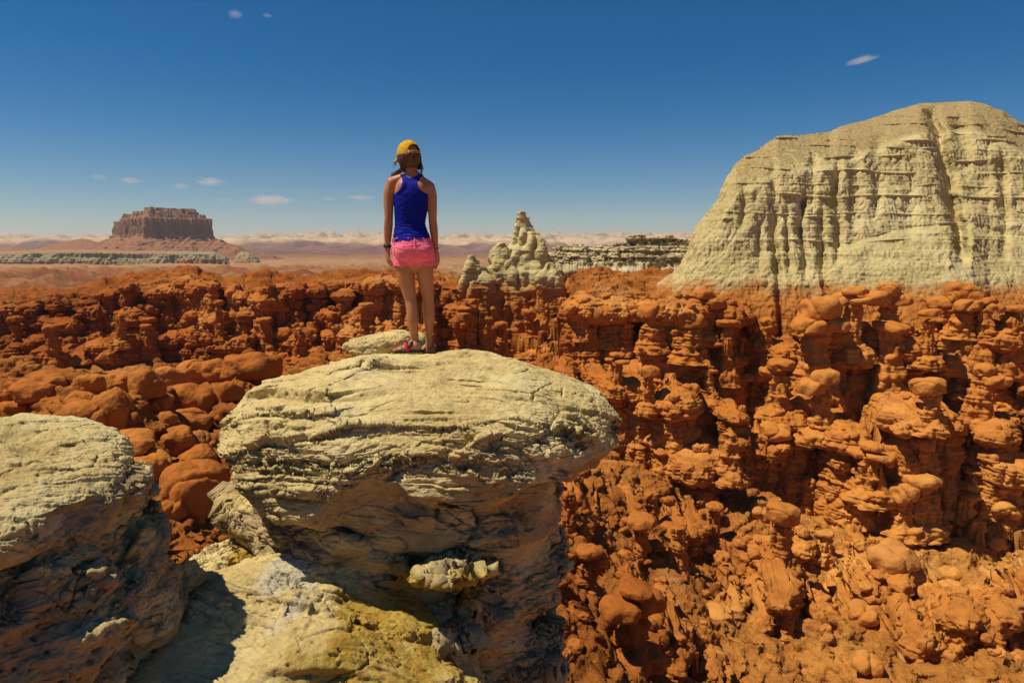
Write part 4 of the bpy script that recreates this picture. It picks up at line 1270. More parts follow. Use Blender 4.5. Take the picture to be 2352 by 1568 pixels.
def put_hoodoo(p, height, width, ncap, capw=1.25):
    """a goblin: pillar with 0..4 rounded caps"""
    me, tip = rng.choice(PILLARS)
    root = empty('hoodoo', (float(p[0]), float(p[1]), float(p[2])), 0)
    sz = height / 4.0
    rz = rng.uniform(0, 6.28)
    col = obj('pillar', me, root)
    col.scale = (width / 1.7, width / 1.7, sz); col.rotation_euler = (0, 0, rz)
    c, s = math.cos(rz), math.sin(rz)
    tx, ty = (tip[0] * c - tip[1] * s) * width / 1.7, (tip[0] * s + tip[1] * c) * width / 1.7
    z = tip[2] * sz
    ofs = [(0, 0)] if ncap == 1 else [(0.42 * math.cos(k * 6.283 / max(1, ncap - 1) + rz), 0.42 * math.sin(k * 6.283 / max(1, ncap - 1) + rz)) for k in range(ncap - 1)] + [(0.05, 0.0)]
    for k, (ox, oy) in enumerate(ofs[:ncap]):
        m = rng.choice(SLABS)
        w = width * capw * 0.5 * rng.uniform(0.85, 1.15) * (1.0 if ncap == 1 else 0.78)
        o = obj('cap', m, root, (tx + ox * width, ty + oy * width, z + (0.05 if k < ncap - 1 or ncap == 1 else 0.42) * width))
        o.scale = (w, w * rng.uniform(0.85, 1.1), w * rng.uniform(0.8, 1.25))
        o.rotation_euler = (rng.uniform(-0.15, 0.15), rng.uniform(-0.15, 0.15), rng.uniform(0, 6.28))
    HOODOOS.append((root, height, ncap, width))
    return root

def put_boulder(p, w, h, meshes=PIL, tilt=0.2, sink=0.25):
    me = rng.choice(meshes)
    o = obj('boulder', me, None, (float(p[0]), float(p[1]), float(p[2]) + h * (0.5 - sink)))
    dims = me['dz'] if 'dz' in me else None
    zs = [v.co.z for v in me.vertices]
    k = (max(zs) - min(zs))
    o.scale = (w / 2, w / 2 * rng.uniform(0.8, 1.1), h / k)
    o.rotation_euler = (rng.uniform(-tilt, tilt), rng.uniform(-tilt, tilt), rng.uniform(0, 6.28))
    BOULDERS.append((o, w, h))
    return o

# the big smooth boulders between the two pale rocks: left, right, top, bottom in the photo
for l, r, t, b in ((375, 515, 1074, 1204), (410, 497, 1027, 1084), (285, 390, 1042, 1112), (235, 350, 997, 1052), (367, 440, 987, 1039), (425, 487, 992, 1036), (220, 305, 902, 994),
                   (178, 240, 864, 908), (228, 297, 862, 905), (45, 143, 867, 915), (-8, 48, 882, 932), (400, 493, 886, 952), (395, 480, 945, 1000), (305, 373, 852, 922), (362, 427, 844, 886), (422, 494, 831, 880),
                   (465, 545, 829, 880), (520, 640, 817, 876), (532, 562, 877, 899), (65, 120, 857, 882), (150, 215, 905, 960), (150, 240, 930, 990), (0, 75, 920, 960), (320, 390, 905, 950), (500, 560, 880, 925)):
    p = drop((l + r) / 2, b - 0.20 * (b - t))
    k = p[1] / FPX * 0.97
    q = at((l + r) / 2, (t + b) / 2, p[1] + 0.25 * (r - l) * k)
    o = put_boulder((q.x, q.y, 0), (r - l) * k * 1.12, (b - t) * k * 1.15, PILBIG, 0.12)
    o.location.z = min(q.z, p[2] + 0.45 * (b - t) * k)

# goblins one can pick out in the photo: centre, top, foot, width, caps
for cx_, top_, foot_, w_, n_ in ((1865, 738, 890, 92, 4), (1668, 740, 850, 40, 1), (1578, 728, 800, 70, 1), (1498, 715, 785, 52, 1), (2040, 742, 880, 66, 1), (2200, 700, 820, 84, 4), (2130, 730, 815, 48, 2),
                                 (1960, 685, 790, 62, 3), (2040, 680, 745, 60, 3), (2262, 705, 810, 44, 2), (1492, 850, 925, 40, 1), (1335, 690, 760, 34, 1), (1385, 700, 770, 44, 1), (1440, 720, 790, 50, 2),
                                 (1620, 690, 760, 60, 3), (1755, 720, 830, 44, 0), (1885, 880, 980, 70, 2), (1790, 850, 935, 60, 2), (2140, 880, 960, 60, 1), (2245, 860, 960, 60, 2), (1560, 1190, 1290, 50, 0),
                                 (1475, 1180, 1275, 54, 1), (1310, 1110, 1215, 62, 0), (1350, 1270, 1350, 70, 2), (1450, 1360, 1480, 110, 3), (1800, 1170, 1280, 60, 1), (1960, 1130, 1200, 50, 1), (275, 715, 775, 34, 0), (345, 740, 800, 36, 2), (690, 745, 815, 44, 0), (120, 745, 825, 38, 1), (610, 728, 790, 34, 1), (845, 712, 770, 34, 2),
                                 (1120, 720, 805, 34, 0), (1150, 745, 815, 30, 1), (1080, 700, 790, 40, 2), (505, 690, 770, 22, 1), (2320, 720, 830, 50, 2)):
    p = drop(cx_, foot_)
    k = p[1] / FPX * 0.97
    put_hoodoo(p - np.array([0, -0.2, 0.25]), (foot_ - top_) * k * 1.05, w_ * k * 0.95, n_)

# the rest: on ledges, rims and floor, wherever the camera can see
prng = np.random.RandomState(5)
taken = [(to_px(o.location)) for o, *_ in HOODOOS + BOULDERS]
_in = np.nonzero((PU > -10) & (PU < 2362) & (PW > 640) & (PW < 1580) & (POOLN[:, 2] > 0.45))[0]
nh = nb = 0
_fl = _in[PW[_in] > 1180]
for i in np.concatenate([prng.choice(_fl, 2600, replace=False), prng.choice(_in, 9000, replace=False)]):
    p = POOL[i].astype(float)
    u, w = PU[i], PW[i]
    if not visible(p, 0.3) or (w < 1180 and rng.random() < 0.3): continue
    d = p[1]
    if nh < 50 and d > 38 and w > 745 and prng.rand() < 0.12:
        hgt = prng.uniform(0.9, 2.6)
        if any(abs(u - a) < 30 and abs(w - b) < 40 for a, b in taken): continue
        put_hoodoo(p - np.array([0, -0.3, 0.35]), hgt + 0.35, hgt * prng.uniform(0.40, 0.75), int(prng.choice([0, 1, 1, 2, 3])), 1.15)
        taken.append((u, w)); nh += 1
    elif nb < (130 if w > 1180 else 272):
        s_ = min(2.2, 0.42 * math.exp(prng.normal(0.35, 0.55))) * min(1.0, d / 45 + 0.2)
        g = 6 + 0.3 * s_ * FPX / d
        if any(abs(u - a) < g and abs(w - b) < g for a, b in taken): continue
        put_boulder(p, s_ * prng.uniform(0.9, 1.5), s_ * prng.uniform(0.5, 0.95))
        taken.append((u, w)); nb += 1

# labels: where each stands, and its place among its neighbours
LM = [(200, 'at the left edge'), (420, 'below the butte'), (640, 'left of the mushroom rock'), (870, 'left of the woman'), (1060, "behind the woman's legs"), (1300, 'below the pale spire'), (1500, 'below the cream ridge'),
      (1720, "below the cliff's left end"), (1950, "below the cliff's middle"), (2180, "below the cliff's gully"), (9999, 'at the right edge')]
RW = [(700, 'on the canyon rim'), (780, 'high on the red wall'), (900, 'midway on the red wall'), (1100, 'low on the red wall'), (1320, 'on the canyon floor'), (9999, 'on the nearest canyon floor')]
ORD = ['leftmost', 'second', 'third', 'fourth', 'fifth', 'sixth', 'seventh', 'eighth', 'ninth', 'tenth', 'eleventh', 'twelfth', 'thirteenth', 'fourteenth', 'fifteenth', 'sixteenth', 'seventeenth', 'eighteenth', 'nineteenth', 'twentieth']
def name_all(items, word, describe):
    cells = {}
    for it in items:
        u, w = to_px(it[0].location)
        a = next(t for lim, t in LM if u < lim); b = next(t for lim, t in RW if w < lim)
        cells.setdefault((describe(it), b, a), []).append((u, it[0]))
    for (d, b, a), lst in cells.items():
        lst.sort(key=lambda q: q[0])
        for k, (u, o) in enumerate(lst):
            s = f'{d} {b} {a}'
            if len(lst) > 1: s += f', {ORD[k]}' + ('' if k == 0 else ' from left')
            o['label'] = s
CAPWORD = ['capless red hoodoo', 'one-capped red hoodoo', 'two-capped red hoodoo', 'three-capped red hoodoo', 'four-capped red hoodoo']
name_all(HOODOOS, 'hoodoo', lambda t: CAPWORD[t[2]])
name_all(BOULDERS, 'boulder', lambda t: 'big red boulder' if t[1] > 1.5 else ('flat red boulder' if t[2] < 0.62 * t[1] else 'round red boulder'))
for t in HOODOOS: t[0]['category'] = 'hoodoo'; t[0]['group'] = 'red hoodoos on the canyon walls'
for t in BOULDERS: t[0]['category'] = 'boulder'; t[0]['group'] = 'red boulders in the canyon'
print('hoodoos', len(HOODOOS), 'boulders', len(BOULDERS))
# ------------------------------------------------------------------ the woman on the rock
def plain(name, col, rough=0.6, spec=0.3, bumps=None, var=0.0, sheen=0.0):
    t = NT(name, rough, spec)
    p = t.ob()
    c = (*col, 1)
    if var:
        c = t.mix(1.0, col, t.ramp(t.noise(p, 22, 5, 0.6), [(0.3, (1 - var,) * 3), (0.7, (1 + var * 0.6,) * 3)]), 'MULTIPLY')
    n = None
    for sc, st, d in (bumps or ()):
        n = t.bump(t.noise(p, sc, 4, 0.6), st, d, n)
    if sheen: t.b.inputs['Sheen Weight'].default_value = sheen
    return t.done(c if var else col, n)

def skin_mat():
    t = NT('tanned_skin', 0.48, 0.35)
    p = t.ob()
    c = t.ramp(t.noise(p, 9, 4, 0.6), [(0.35, (0.40, 0.160, 0.074)), (0.65, (0.47, 0.205, 0.10))])
    c = t.mix(t.mapr(t.noise(p, 120, 2, 0.5), 0.70, 0.78, 0, 0.35), c, (0.22, 0.08, 0.04))
    t.b.inputs['Subsurface Weight'].default_value = 0.08
    t.b.inputs['Subsurface Radius'].default_value = (0.012, 0.004, 0.002)
    return t.done(c, t.bump(t.noise(p, 300, 2, 0.5), 0.15, 0.001))
M_SKIN = skin_mat()
M_TANK = plain('blue_jersey', (0.003, 0.010, 0.26), 0.75, 0.12, ((30, 0.35, 0.01), (700, 0.3, 0.0006)), 0.10)
M_PINK = plain('pink_denim', (0.90, 0.16, 0.255), 0.85, 0.2, ((45, 0.5, 0.008), (500, 0.4, 0.0008)), 0.14, 0.1)
M_CAP = plain('mustard_cotton', (0.60, 0.315, 0.012), 0.85, 0.2, ((60, 0.45, 0.006), (600, 0.4, 0.0008)), 0.16)
M_STRAP = plain('tan_strap', (0.42, 0.20, 0.03), 0.8, 0.2)
def hair_mat():
    t = NT('brown_hair', 0.42, 0.4)
    p = t.ob()
    c = t.ramp(t.noise(t.mapv(p, (90, 90, 6)), 1.0, 4, 0.6), [(0.35, (0.035, 0.014, 0.006)), (0.55, (0.095, 0.040, 0.016)), (0.7, (0.23, 0.11, 0.045))])
    return t.done(c, t.bump(t.noise(t.mapv(p, (220, 220, 8)), 1.0, 3, 0.6), 0.6, 0.003))
M_HAIR = hair_mat()
M_BLACK = plain('black_rubber', (0.012, 0.012, 0.014), 0.6, 0.4)
M_LIME = plain('lime_rubber', (0.34, 0.40, 0.05), 0.7, 0.3)
M_WEBP = plain('pink_webbing', (0.60, 0.035, 0.085), 0.8, 0.2, ((300, 0.4, 0.001),))
M_WEBG = plain('grey_webbing', (0.23, 0.155, 0.125), 0.85, 0.2, ((300, 0.4, 0.001),))
M_EYE = plain('eye_white', (0.7, 0.68, 0.65), 0.2, 0.5)
M_BEAD = plain('bracelet_cord', (0.30, 0.10, 0.05), 0.7, 0.3)

def tube(pts, n=20, caps=True, ref=(0, 1, 0)):
    """closed limb through (x, y, z, ra, rb): ra across, rb along ref"""
    P = np.array([q[:3] for q in pts], float)
    ra = np.array([q[3] for q in pts]); rb = np.array([q[4] if len(q) > 4 else q[3] for q in pts])
    # resample smoothly
    d = np.concatenate([[0], np.cumsum(np.linalg.norm(np.diff(P, axis=0), axis=1))])
    m = max(8, int(d[-1] / 0.008))
    t = np.linspace(0, d[-1], m)
    def cr(a):
        out = np.interp(t, d, a)
        k = np.array([1, 2, 3, 2, 1.0]); k /= k.sum()
        return np.convolve(np.pad(out, 2, mode='edge'), k, 'valid') if m > 12 else out
    C = np.stack([cr(P[:, i]) for i in range(3)], 1); ra = cr(ra); rb = cr(rb)
    T = np.gradient(C, axis=0); T /= np.linalg.norm(T, axis=1)[:, None]
    B = np.array(ref, float)[None] - (T @ np.array(ref, float))[:, None] * T
    B /= np.linalg.norm(B, axis=1)[:, None]
    A = np.cross(B, T)
    if caps:
        q = np.sin(np.linspace(0, math.pi / 2, 6))[:-1]
        r0 = 0.5 * (ra[0] + rb[0]); r1 = 0.5 * (ra[-1] + rb[-1])
        hq = np.sqrt(1 - q[::-1] ** 2)
        C = np.vstack([[C[0] - T[0] * r0 * (1 - 0.0) * math.sqrt(max(0, 1 - s * s)) for s in q], C, [C[-1] + T[-1] * r1 * math.sqrt(max(0, 1 - s * s)) for s in q[::-1]]])
        f = np.concatenate([q, np.ones(m), q[::-1]]); f = np.maximum(f, 0.03)
        ra = np.concatenate([np.full(5, ra[0]), ra, np.full(5, ra[-1])]) * f
        rb = np.concatenate([np.full(5, rb[0]), rb, np.full(5, rb[-1])]) * f
        A = np.vstack([np.repeat(A[:1], 5, 0), A, np.repeat(A[-1:], 5, 0)]); B = np.vstack([np.repeat(B[:1], 5, 0), B, np.repeat(B[-1:], 5, 0)])
    th = np.linspace(0, 2 * math.pi, n, endpoint=False)
    V = C[None] + (np.cos(th)[:, None] * ra[None])[..., None] * A[None] + (np.sin(th)[:, None] * rb[None])[..., None] * B[None]
    k = len(C)
    F = grid_faces(n, k, wrap=True)
    if caps:   # close the ends with fans folded onto the first ring vertex
        e = []
        for j in (0, k - 1):
            ring = np.arange(n) * k + j
            for i in range(1, n - 1, 1):
                e.append((ring[0], ring[i], ring[i + 1], ring[i + 1]) if j else (ring[0], ring[i + 1], ring[i], ring[i]))
        F = np.vstack([F, np.array(e)])
    return V.reshape(-1, 3), F

def ellips(c, r, yaw=0.0, N=14, pitch=0.0):
    V, F = cubesphere(N)
    V = V * np.array(r)
    if pitch: V = V @ np.array(Matrix.Rotation(pitch, 3, 'X')).T
    if yaw: V = V @ np.array(Matrix.Rotation(yaw, 3, 'Z')).T
    return V + np.array(c), F

def join(parts):
    Vs, Fs, k = [], [], 0
    for V, F in parts:
        Vs.append(V); Fs.append(F + k); k += len(V)
    return np.vstack(Vs), np.vstack(Fs)

def tri_fix(V, F):
    """mesh with quads, degenerate quads written as triangles"""
    me = bpy.data.meshes.new('tmp')
    me.from_pydata([tuple(v) for v in V], [], [tuple(f) if f[2] != f[3] else tuple(f[:3]) for f in F.tolist()])
    return me

def fuse(parts, voxel, smooth_it, name):
    V, F = join(parts)
    o = bpy.data.objects.new(name, tri_fix(V, F)); COL.objects.link(o)
    m = o.modifiers.new('fuse', 'REMESH'); m.mode = 'VOXEL'; m.voxel_size = voxel
    s = o.modifiers.new('soft', 'SMOOTH'); s.iterations = smooth_it; s.factor = 0.5
    dg = bpy.context.evaluated_depsgraph_get()
    me = bpy.data.meshes.new_from_object(o.evaluated_get(dg))
    bpy.data.objects.remove(o)
    n = len(me.vertices)
    a = np.empty(n * 3, np.float32); me.vertices.foreach_get('co', a)
    Fq = np.array([list(p.vertices) if len(p.vertices) == 4 else list(p.vertices) + [p.vertices[-1]] for p in me.polygons])
    bpy.data.meshes.remove(me)
    return a.reshape(-1, 3).astype(float), Fq

# -- where she stands
FT = np.array(on_top(CAPV, 960, 796))
def rock_z(x, y):
    d = (CAPV[:, 0] - x) ** 2 + (CAPV[:, 1] - y) ** 2
    k = np.argsort(d + 10 * (CAPV[:, 2] < FT[2] - 0.35))[:40]
    return CAPV[k, 2].max()
OX, OY = at(955, 800, FT[1]).x, FT[1]
zl_h, zl_t = rock_z(OX + 0.03, OY - 0.02), rock_z(OX - 0.15, OY - 0.06)
zr_h, zr_t = rock_z(OX + 0.12, OY + 0.09), rock_z(OX - 0.05, OY + 0.07)
OZ = 0.5 * (zl_h + zr_h) + 0.0
BODY_H = 1.69

HC = np.array([-0.030, 0.030, 1.575])       # head centre
YAW = R(42)                                   # she looks off to the left
fdir = np.array([-math.sin(YAW), math.cos(YAW), 0]); sdir = np.array([math.cos(YAW), math.sin(YAW), 0])

ARM_L = [(-0.160, 0.000, 1.372, 0.046, 0.046), (-0.184, 0.000, 1.300, 0.046, 0.047), (-0.191, -0.002, 1.210, 0.040, 0.042), (-0.191, -0.004, 1.105, 0.033, 0.036), (-0.198, 0.004, 1.040, 0.036, 0.035), (-0.207, 0.018, 0.950, 0.029, 0.028), (-0.212, 0.030, 0.875, 0.021, 0.026), (-0.212, 0.034, 0.855, 0.020, 0.026)]
ARM_R = [(0.128, 0.010, 1.340, 0.046, 0.046), (0.146, 0.012, 1.270, 0.043, 0.045), (0.150, 0.012, 1.180, 0.037, 0.041), (0.151, 0.012, 1.085, 0.032, 0.035), (0.156, 0.022, 1.020, 0.034, 0.033), (0.163, 0.040, 0.930, 0.027, 0.027), (0.168, 0.055, 0.855, 0.019, 0.025), (0.168, 0.058, 0.835, 0.019, 0.025)]
LEG_L = [(-0.076, -0.004, 0.830, 0.082, 0.095), (-0.074, -0.004, 0.735, 0.077, 0.086), (-0.066, -0.002, 0.640, 0.069, 0.076), (-0.050, 0.0, 0.540, 0.057, 0.062), (-0.033, 0.0, 0.450, 0.046, 0.049), (-0.024, -0.008, 0.390, 0.046, 0.049), (-0.019, -0.012, 0.310, 0.046, 0.049), (-0.014, -0.006, 0.220, 0.036, 0.040), (-0.010, 0.0, 0.130, 0.027, 0.031), (-0.008, 0.0, 0.075, 0.028, 0.033)]
LEG_R = [(0.074, 0.010, 0.830, 0.082, 0.095), (0.077, 0.012, 0.735, 0.074, 0.085), (0.084, 0.022, 0.640, 0.066, 0.074), (0.093, 0.036, 0.540, 0.055, 0.060), (0.101, 0.050, 0.450, 0.044, 0.048), (0.105, 0.054, 0.390, 0.044, 0.047), (0.107, 0.060, 0.310, 0.043, 0.047), (0.103, 0.070, 0.220, 0.034, 0.038), (0.097, 0.080, 0.130, 0.026, 0.030), (0.095, 0.082, 0.075, 0.027, 0.032)]

def torso_rows():
    return [(0.770, -0.002, 0.002, 0.120, 0.085), (0.800, -0.004, -0.006, 0.150, 0.108), (0.850, -0.006, -0.012, 0.158, 0.116), (0.900, -0.012, -0.006, 0.152, 0.107), (0.950, -0.018, 0.002, 0.138, 0.094), (1.000, -0.024, 0.008, 0.124, 0.085),
            (1.060, -0.028, 0.010, 0.114, 0.080), (1.130, -0.022, 0.006, 0.121, 0.086), (1.210, -0.014, 0.000, 0.131, 0.094), (1.280, -0.010, -0.002, 0.137, 0.094), (1.330, -0.010, 0.000, 0.140, 0.085), (1.370, -0.010, 0.006, 0.122, 0.068), (1.405, -0.006, 0.012, 0.085, 0.055), (1.430, -0.003, 0.014, 0.060, 0.050)]

def hand(wrist, sgn, tilt, sc=1.0):
    """palm, four fingers of different lengths, thumb; hanging, slightly curled. sgn -1 left, +1 right"""
    w = np.array(wrist)
    parts = []
    # palm in the plane of forward (y) and down, thickness along x
    parts.append(tube([(w[0], w[1], w[2] + 0.012, 0.018, 0.025), (w[0] + 0.001 * sgn, w[1] + 0.004, w[2] - 0.025, 0.016, 0.034), (w[0] - 0.002 * sgn, w[1] + 0.006, w[2] - 0.070, 0.0135, 0.038), (w[0] - 0.004 * sgn, w[1] + 0.006, w[2] - 0.082, 0.012, 0.036)], 16))
    L = (0.068, 0.078, 0.074, 0.058)
    for i, l in enumerate(L):
        y0 = w[1] + 0.034 - 0.0205 * i
        b = np.array([w[0] - 0.003 * sgn, y0, w[2] - 0.080])
        spread = (1.2 - i) * 0.05
        pts = []
        ang = 0.10 + 0.04 * i
        p = b.copy(); a = ang
        for j, f in enumerate((0.0, 0.45, 0.30, 0.25)):
            p = p + l * f * np.array([-math.sin(a) * sgn * 1.0, spread, -math.cos(a)])
            r = (0.0092, 0.0086, 0.0080, 0.0068)[j] * (0.88 if i == 3 else 1.0)
            pts.append((*p, r, r)); a += 0.28 + 0.05 * i
        parts.append(tube(pts, 10))
    th = [(w[0] - 0.004 * sgn, w[1] + 0.022, w[2] - 0.020, 0.013, 0.013), (w[0] - 0.010 * sgn, w[1] + 0.046, w[2] - 0.045, 0.0115, 0.0115), (w[0] - 0.017 * sgn, w[1] + 0.058, w[2] - 0.072, 0.0098, 0.0098), (w[0] - 0.022 * sgn, w[1] + 0.060, w[2] - 0.092, 0.0078, 0.0078)]
    parts.append(tube(th, 10))
    out = []
    c, s = math.cos(tilt), math.sin(tilt)
    for V, F in parts:      # turn the hand about the forearm
        d = V - w
        V = np.stack([w[0] + c * d[:, 0] - s * d[:, 1], w[1] + s * d[:, 0] + c * d[:, 1], V[:, 2]], 1)
        out.append((V, F))
    return out

def foot(heel, toe, ankle):
    h, t, a = np.array(heel), np.array(toe), np.array(ankle)
    d = t - h; L = np.linalg.norm(d); u = d / L
    s = np.cross(u, (0, 0, 1)); s /= np.linalg.norm(s)
    up = np.array([0, 0, 1.0])
    P = []
    P.append(tube([tuple(h + u * 0.018 + up * 0.032) + (0.026, 0.030), tuple(h + u * 0.06 + up * 0.036) + (0.028, 0.034), tuple(h + u * 0.11 + up * 0.034) + (0.032, 0.030), tuple(h + u * 0.160 + up * 0.024) + (0.040, 0.019), tuple(h + u * 0.185 + up * 0.019) + (0.040, 0.014)], 18, ref=(0, 0, 1)))
    P.append(tube([tuple(a + up * 0.06) + (0.027, 0.031), tuple(a) + (0.029, 0.034), tuple(h + u * 0.045 + up * 0.045) + (0.030, 0.030)], 16))
    P.append(tube([tuple(a + u * 0.02) + (0.024, 0.026), tuple(h + u * 0.105 + up * 0.048) + (0.026, 0.022), tuple(h + u * 0.15 + up * 0.030) + (0.030, 0.016)], 16, ref=(0, 0, 1)))
    for i in range(5):
        k = (i - 2) * 0.0155
        l = (0.036, 0.037, 0.033, 0.028, 0.022)[i]; r = (0.0125, 0.0095, 0.009, 0.0085, 0.008)[i]
        b = h + u * (0.186 - 0.006 * i) + s * k * (1 if heel[1] < 0.03 else 1)
        P.append(tube([tuple(b + up * 0.017) + (r, r), tuple(b + u * l * 0.6 + up * 0.019) + (r, r), tuple(b + u * l + up * 0.011) + (r * 0.85, r * 0.8)], 10, ref=(0, 0, 1)))
    return P, u, s

LH = np.array([0.045, -0.015, zl_h - OZ + 0.018]); LT = np.array([-0.175, -0.070, zl_t - OZ + 0.018])
RH = np.array([0.135, 0.085, zr_h - OZ + 0.018]); RT = np.array([-0.075, 0.045, zr_t - OZ + 0.018])
LT[2] = max(LT[2], LH[2] - 0.06); RT[2] = max(RT[2], RH[2] - 0.06)
footL, uL, sL = foot(LH, LT, (-0.008 + 0.006, 0.0, LH[2] + 0.075))
footR, uR, sR = foot(RH, RT, (0.095, 0.082, RH[2] + 0.075))

rowsT = torso_rows()
torso = tube([(cx, cy, z, rx, ry) for z, cx, cy, rx, ry in rowsT], 40)
parts = [torso, tube(ARM_L), tube(ARM_R), tube(LEG_L, 28), tube(LEG_R, 28)]
parts += [ellips((-0.060, -0.052, 0.835), (0.084, 0.078, 0.080)), ellips((0.066, -0.046, 0.838), (0.084, 0.078, 0.080))]          # seat
parts += [ellips((-0.062, -0.050, 1.315), (0.058, 0.040, 0.075)), ellips((0.050, -0.046, 1.305), (0.056, 0.040, 0.075))]          # shoulder blades
parts += [tube([(-0.150, 0.004, 1.380, 0.040, 0.040), (-0.085, 0.008, 1.405, 0.036, 0.040), (-0.030, 0.012, 1.440, 0.034, 0.040)], 16), tube([(0.122, 0.012, 1.350, 0.040, 0.040), (0.075, 0.012, 1.385, 0.034, 0.040), (0.028, 0.014, 1.432, 0.034, 0.040)], 16)]
parts += [ellips((-0.055, 0.085, 1.235), (0.056, 0.048, 0.056)), ellips((0.045, 0.085, 1.235), (0.056, 0.048, 0.056))]
parts += [tube([(-0.004, 0.012, 1.400, 0.054, 0.052), (-0.010, 0.018, 1.460, 0.046, 0.048), (-0.022, 0.026, 1.530, 0.047, 0.050)], 20)]
parts += [ellips(HC, (0.072, 0.090, 0.105), YAW, 16), ellips(HC + fdir * 0.032 + np.array([0, 0, -0.055]), (0.056, 0.060, 0.062), YAW)]
parts += [ellips(HC + fdir * 0.090 + np.array([0, 0, -0.022]), (0.012, 0.016, 0.022), YAW), ellips(HC + fdir * 0.080 + np.array([0, 0, -0.100]), (0.020, 0.016, 0.016), YAW),
          ellips(HC + fdir * 0.086 + np.array([0, 0, -0.066]), (0.022, 0.010, 0.0065), YAW), ellips(HC + fdir * 0.085 + np.array([0, 0, -0.077]), (0.020, 0.010, 0.007), YAW),
          ellips(HC + fdir * 0.078 + np.array([0, 0, 0.022]), (0.045, 0.014, 0.012), YAW)]
for sg in (-1, 1):
    parts.append(ellips(HC + sdir * sg * 0.072 + np.array([0, 0, -0.022]) - fdir * 0.002, (0.009, 0.019, 0.030), YAW + 0.3 * sg))
parts += hand(ARM_L[-1][:3], -1, 0.5) + hand(ARM_R[-1][:3], 1, -0.55)
parts += footL + footR
BV, BF = fuse(parts, 0.0045, 5, 'body')

woman = empty('person', (OX, OY, OZ))
_fd = OY * CP - OZ * SP
woman.scale = (487 / FPX * _fd / 1.715,) * 3
tag(woman, 'woman in mustard cap, blue racerback top and pink shorts standing with her back turned', 'person')
k_h = BODY_H / 1.70
body = obj('body', new_mesh('body', BV, BF, M_SKIN), woman)

BN = np.zeros_like(BV)
_fn = np.cross(BV[BF[:, 2]] - BV[BF[:, 0]], BV[BF[:, 3]] - BV[BF[:, 1]])
_deg = BF[:, 2] == BF[:, 3]
_fn[_deg] = np.cross(BV[BF[_deg, 1]] - BV[BF[_deg, 0]], BV[BF[_deg, 2]] - BV[BF[_deg, 0]])
for k in range(4):
    for c in range(3): BN[:, c] += np.bincount(BF[:, k], _fn[:, c], len(BV))
BN /= np.linalg.norm(BN, axis=1)[:, None] + 1e-9

def axis_dist(V, pts):
    best = np.full(len(V), 9.0)
    P = np.array([q[:3] for q in pts]); r = np.array([q[3] for q in pts])
    for i in range(len(P) - 1):
        ab = P[i + 1] - P[i]
        t = np.clip(((V - P[i]) @ ab) / (ab @ ab), 0, 1)
        d = np.linalg.norm(V - P[i] - t[:, None] * ab, axis=1) - (r[i] + (r[i + 1] - r[i]) * t)
        best = np.minimum(best, d)
    return best
arm = np.minimum(axis_dist(BV, ARM_L), axis_dist(BV, ARM_R))
zz = np.array([q[0] for q in rowsT]); cxx = np.array([q[1] for q in rowsT]); rxx = np.array([q[3] for q in rowsT]); ryy = np.array([q[4] for q in rowsT])
def torso_dist(V):
    cx = np.interp(V[:, 2], zz, cxx); rx = np.interp(V[:, 2], zz, rxx); ry = np.interp(V[:, 2], zz, ryy)
    return (np.hypot((V[:, 0] - cx) / rx, (V[:, 1] - 0.0) / ry) - 1) * rx
isarm = (arm < torso_dist(BV)) & (BV[:, 2] < 1.36) & (np.abs(BV[:, 0] + 0.015) > 0.09)
legm = np.minimum(axis_dist(BV, LEG_L), axis_dist(BV, LEG_R))
handm = (BV[:, 2] < 0.90) & ((BV[:, 0] < -0.178) | (BV[:, 0] > 0.160) & (BV[:, 1] > 0.02) & (legm > 0.012)) 

def garment(name, keep, offset, mat, thick=0.004, wrinkle=None):
    fk = keep[BF].all(1)
    F = BF[fk]
    used = np.unique(F)
    idx = np.full(len(BV), -1); idx[used] = np.arange(len(used))
    V = BV[used] + BN[used] * (offset[used] if isinstance(offset, np.ndarray) else offset)[..., None] if isinstance(offset, np.ndarray) else BV[used] + BN[used] * offset
    if wrinkle is not None: V = V + BN[used] * wrinkle(BV[used])[:, None]
    me = bpy.data.meshes.new(name)
    G = idx[F]
    me.from_pydata([tuple(v) for v in V], [], [tuple(f) if f[2] != f[3] else tuple(f[:3]) for f in G.tolist()])
    me.polygons.foreach_set('use_smooth', np.ones(len(me.polygons), bool))
    me.materials.append(mat)
    o = obj(name, me, woman)
    s = o.modifiers.new('cloth', 'SOLIDIFY'); s.thickness = thick; s.offset = -1
    return o

x, y, z = BV.T
xc = np.interp(z, zz, cxx)
ax = np.abs(x - xc)
back = y < 0.015
# racerback outline: full width below the arm holes, narrow between the blades, straps to the shoulders
wid_b = np.interp(z, [1.255, 1.275, 1.300, 1.330, 1.370, 1.400, 1.425, 1.46], [0.30, 0.140, 0.092, 0.066, 0.058, 0.070, 0.088, 0.090])
wid_f = np.interp(z, [1.25, 1.28, 1.32, 1.38, 1.43], [0.30, 0.125, 0.098, 0.088, 0.090])
neck_b = 1.402 + 0.55 * np.clip(ax - 0.005, 0, 0.2)
neck_f = 1.315 + 1.5 * np.clip(ax - 0.035, 0, 0.2)
hem = 0.908 + 0.10 * (x + 0.17) + 0.004 * np.sin(x * 60)
keep = (~isarm) & (z > hem) & (ax < np.where(back, wid_b, wid_f)) & (z < np.where(back, neck_b, neck_f)) & ~handm & (z < 1.435)
wr = lambda V: 0.003 * np.sin(V[:, 2] * 210 + 9 * pn(V[:, 0] * 9, V[:, 2] * 14, seed=3)) * sstep(1.10, 1.00, V[:, 2]) + 0.0015 * fbm(V[:, 0] * 25, V[:, 2] * 40, V[:, 1] * 25, oct=2, seed=4) + 0.005 * sstep(1.0, 0.92, V[:, 2])
garment('tank_top', keep, 0.0055, M_TANK, wrinkle=wr)
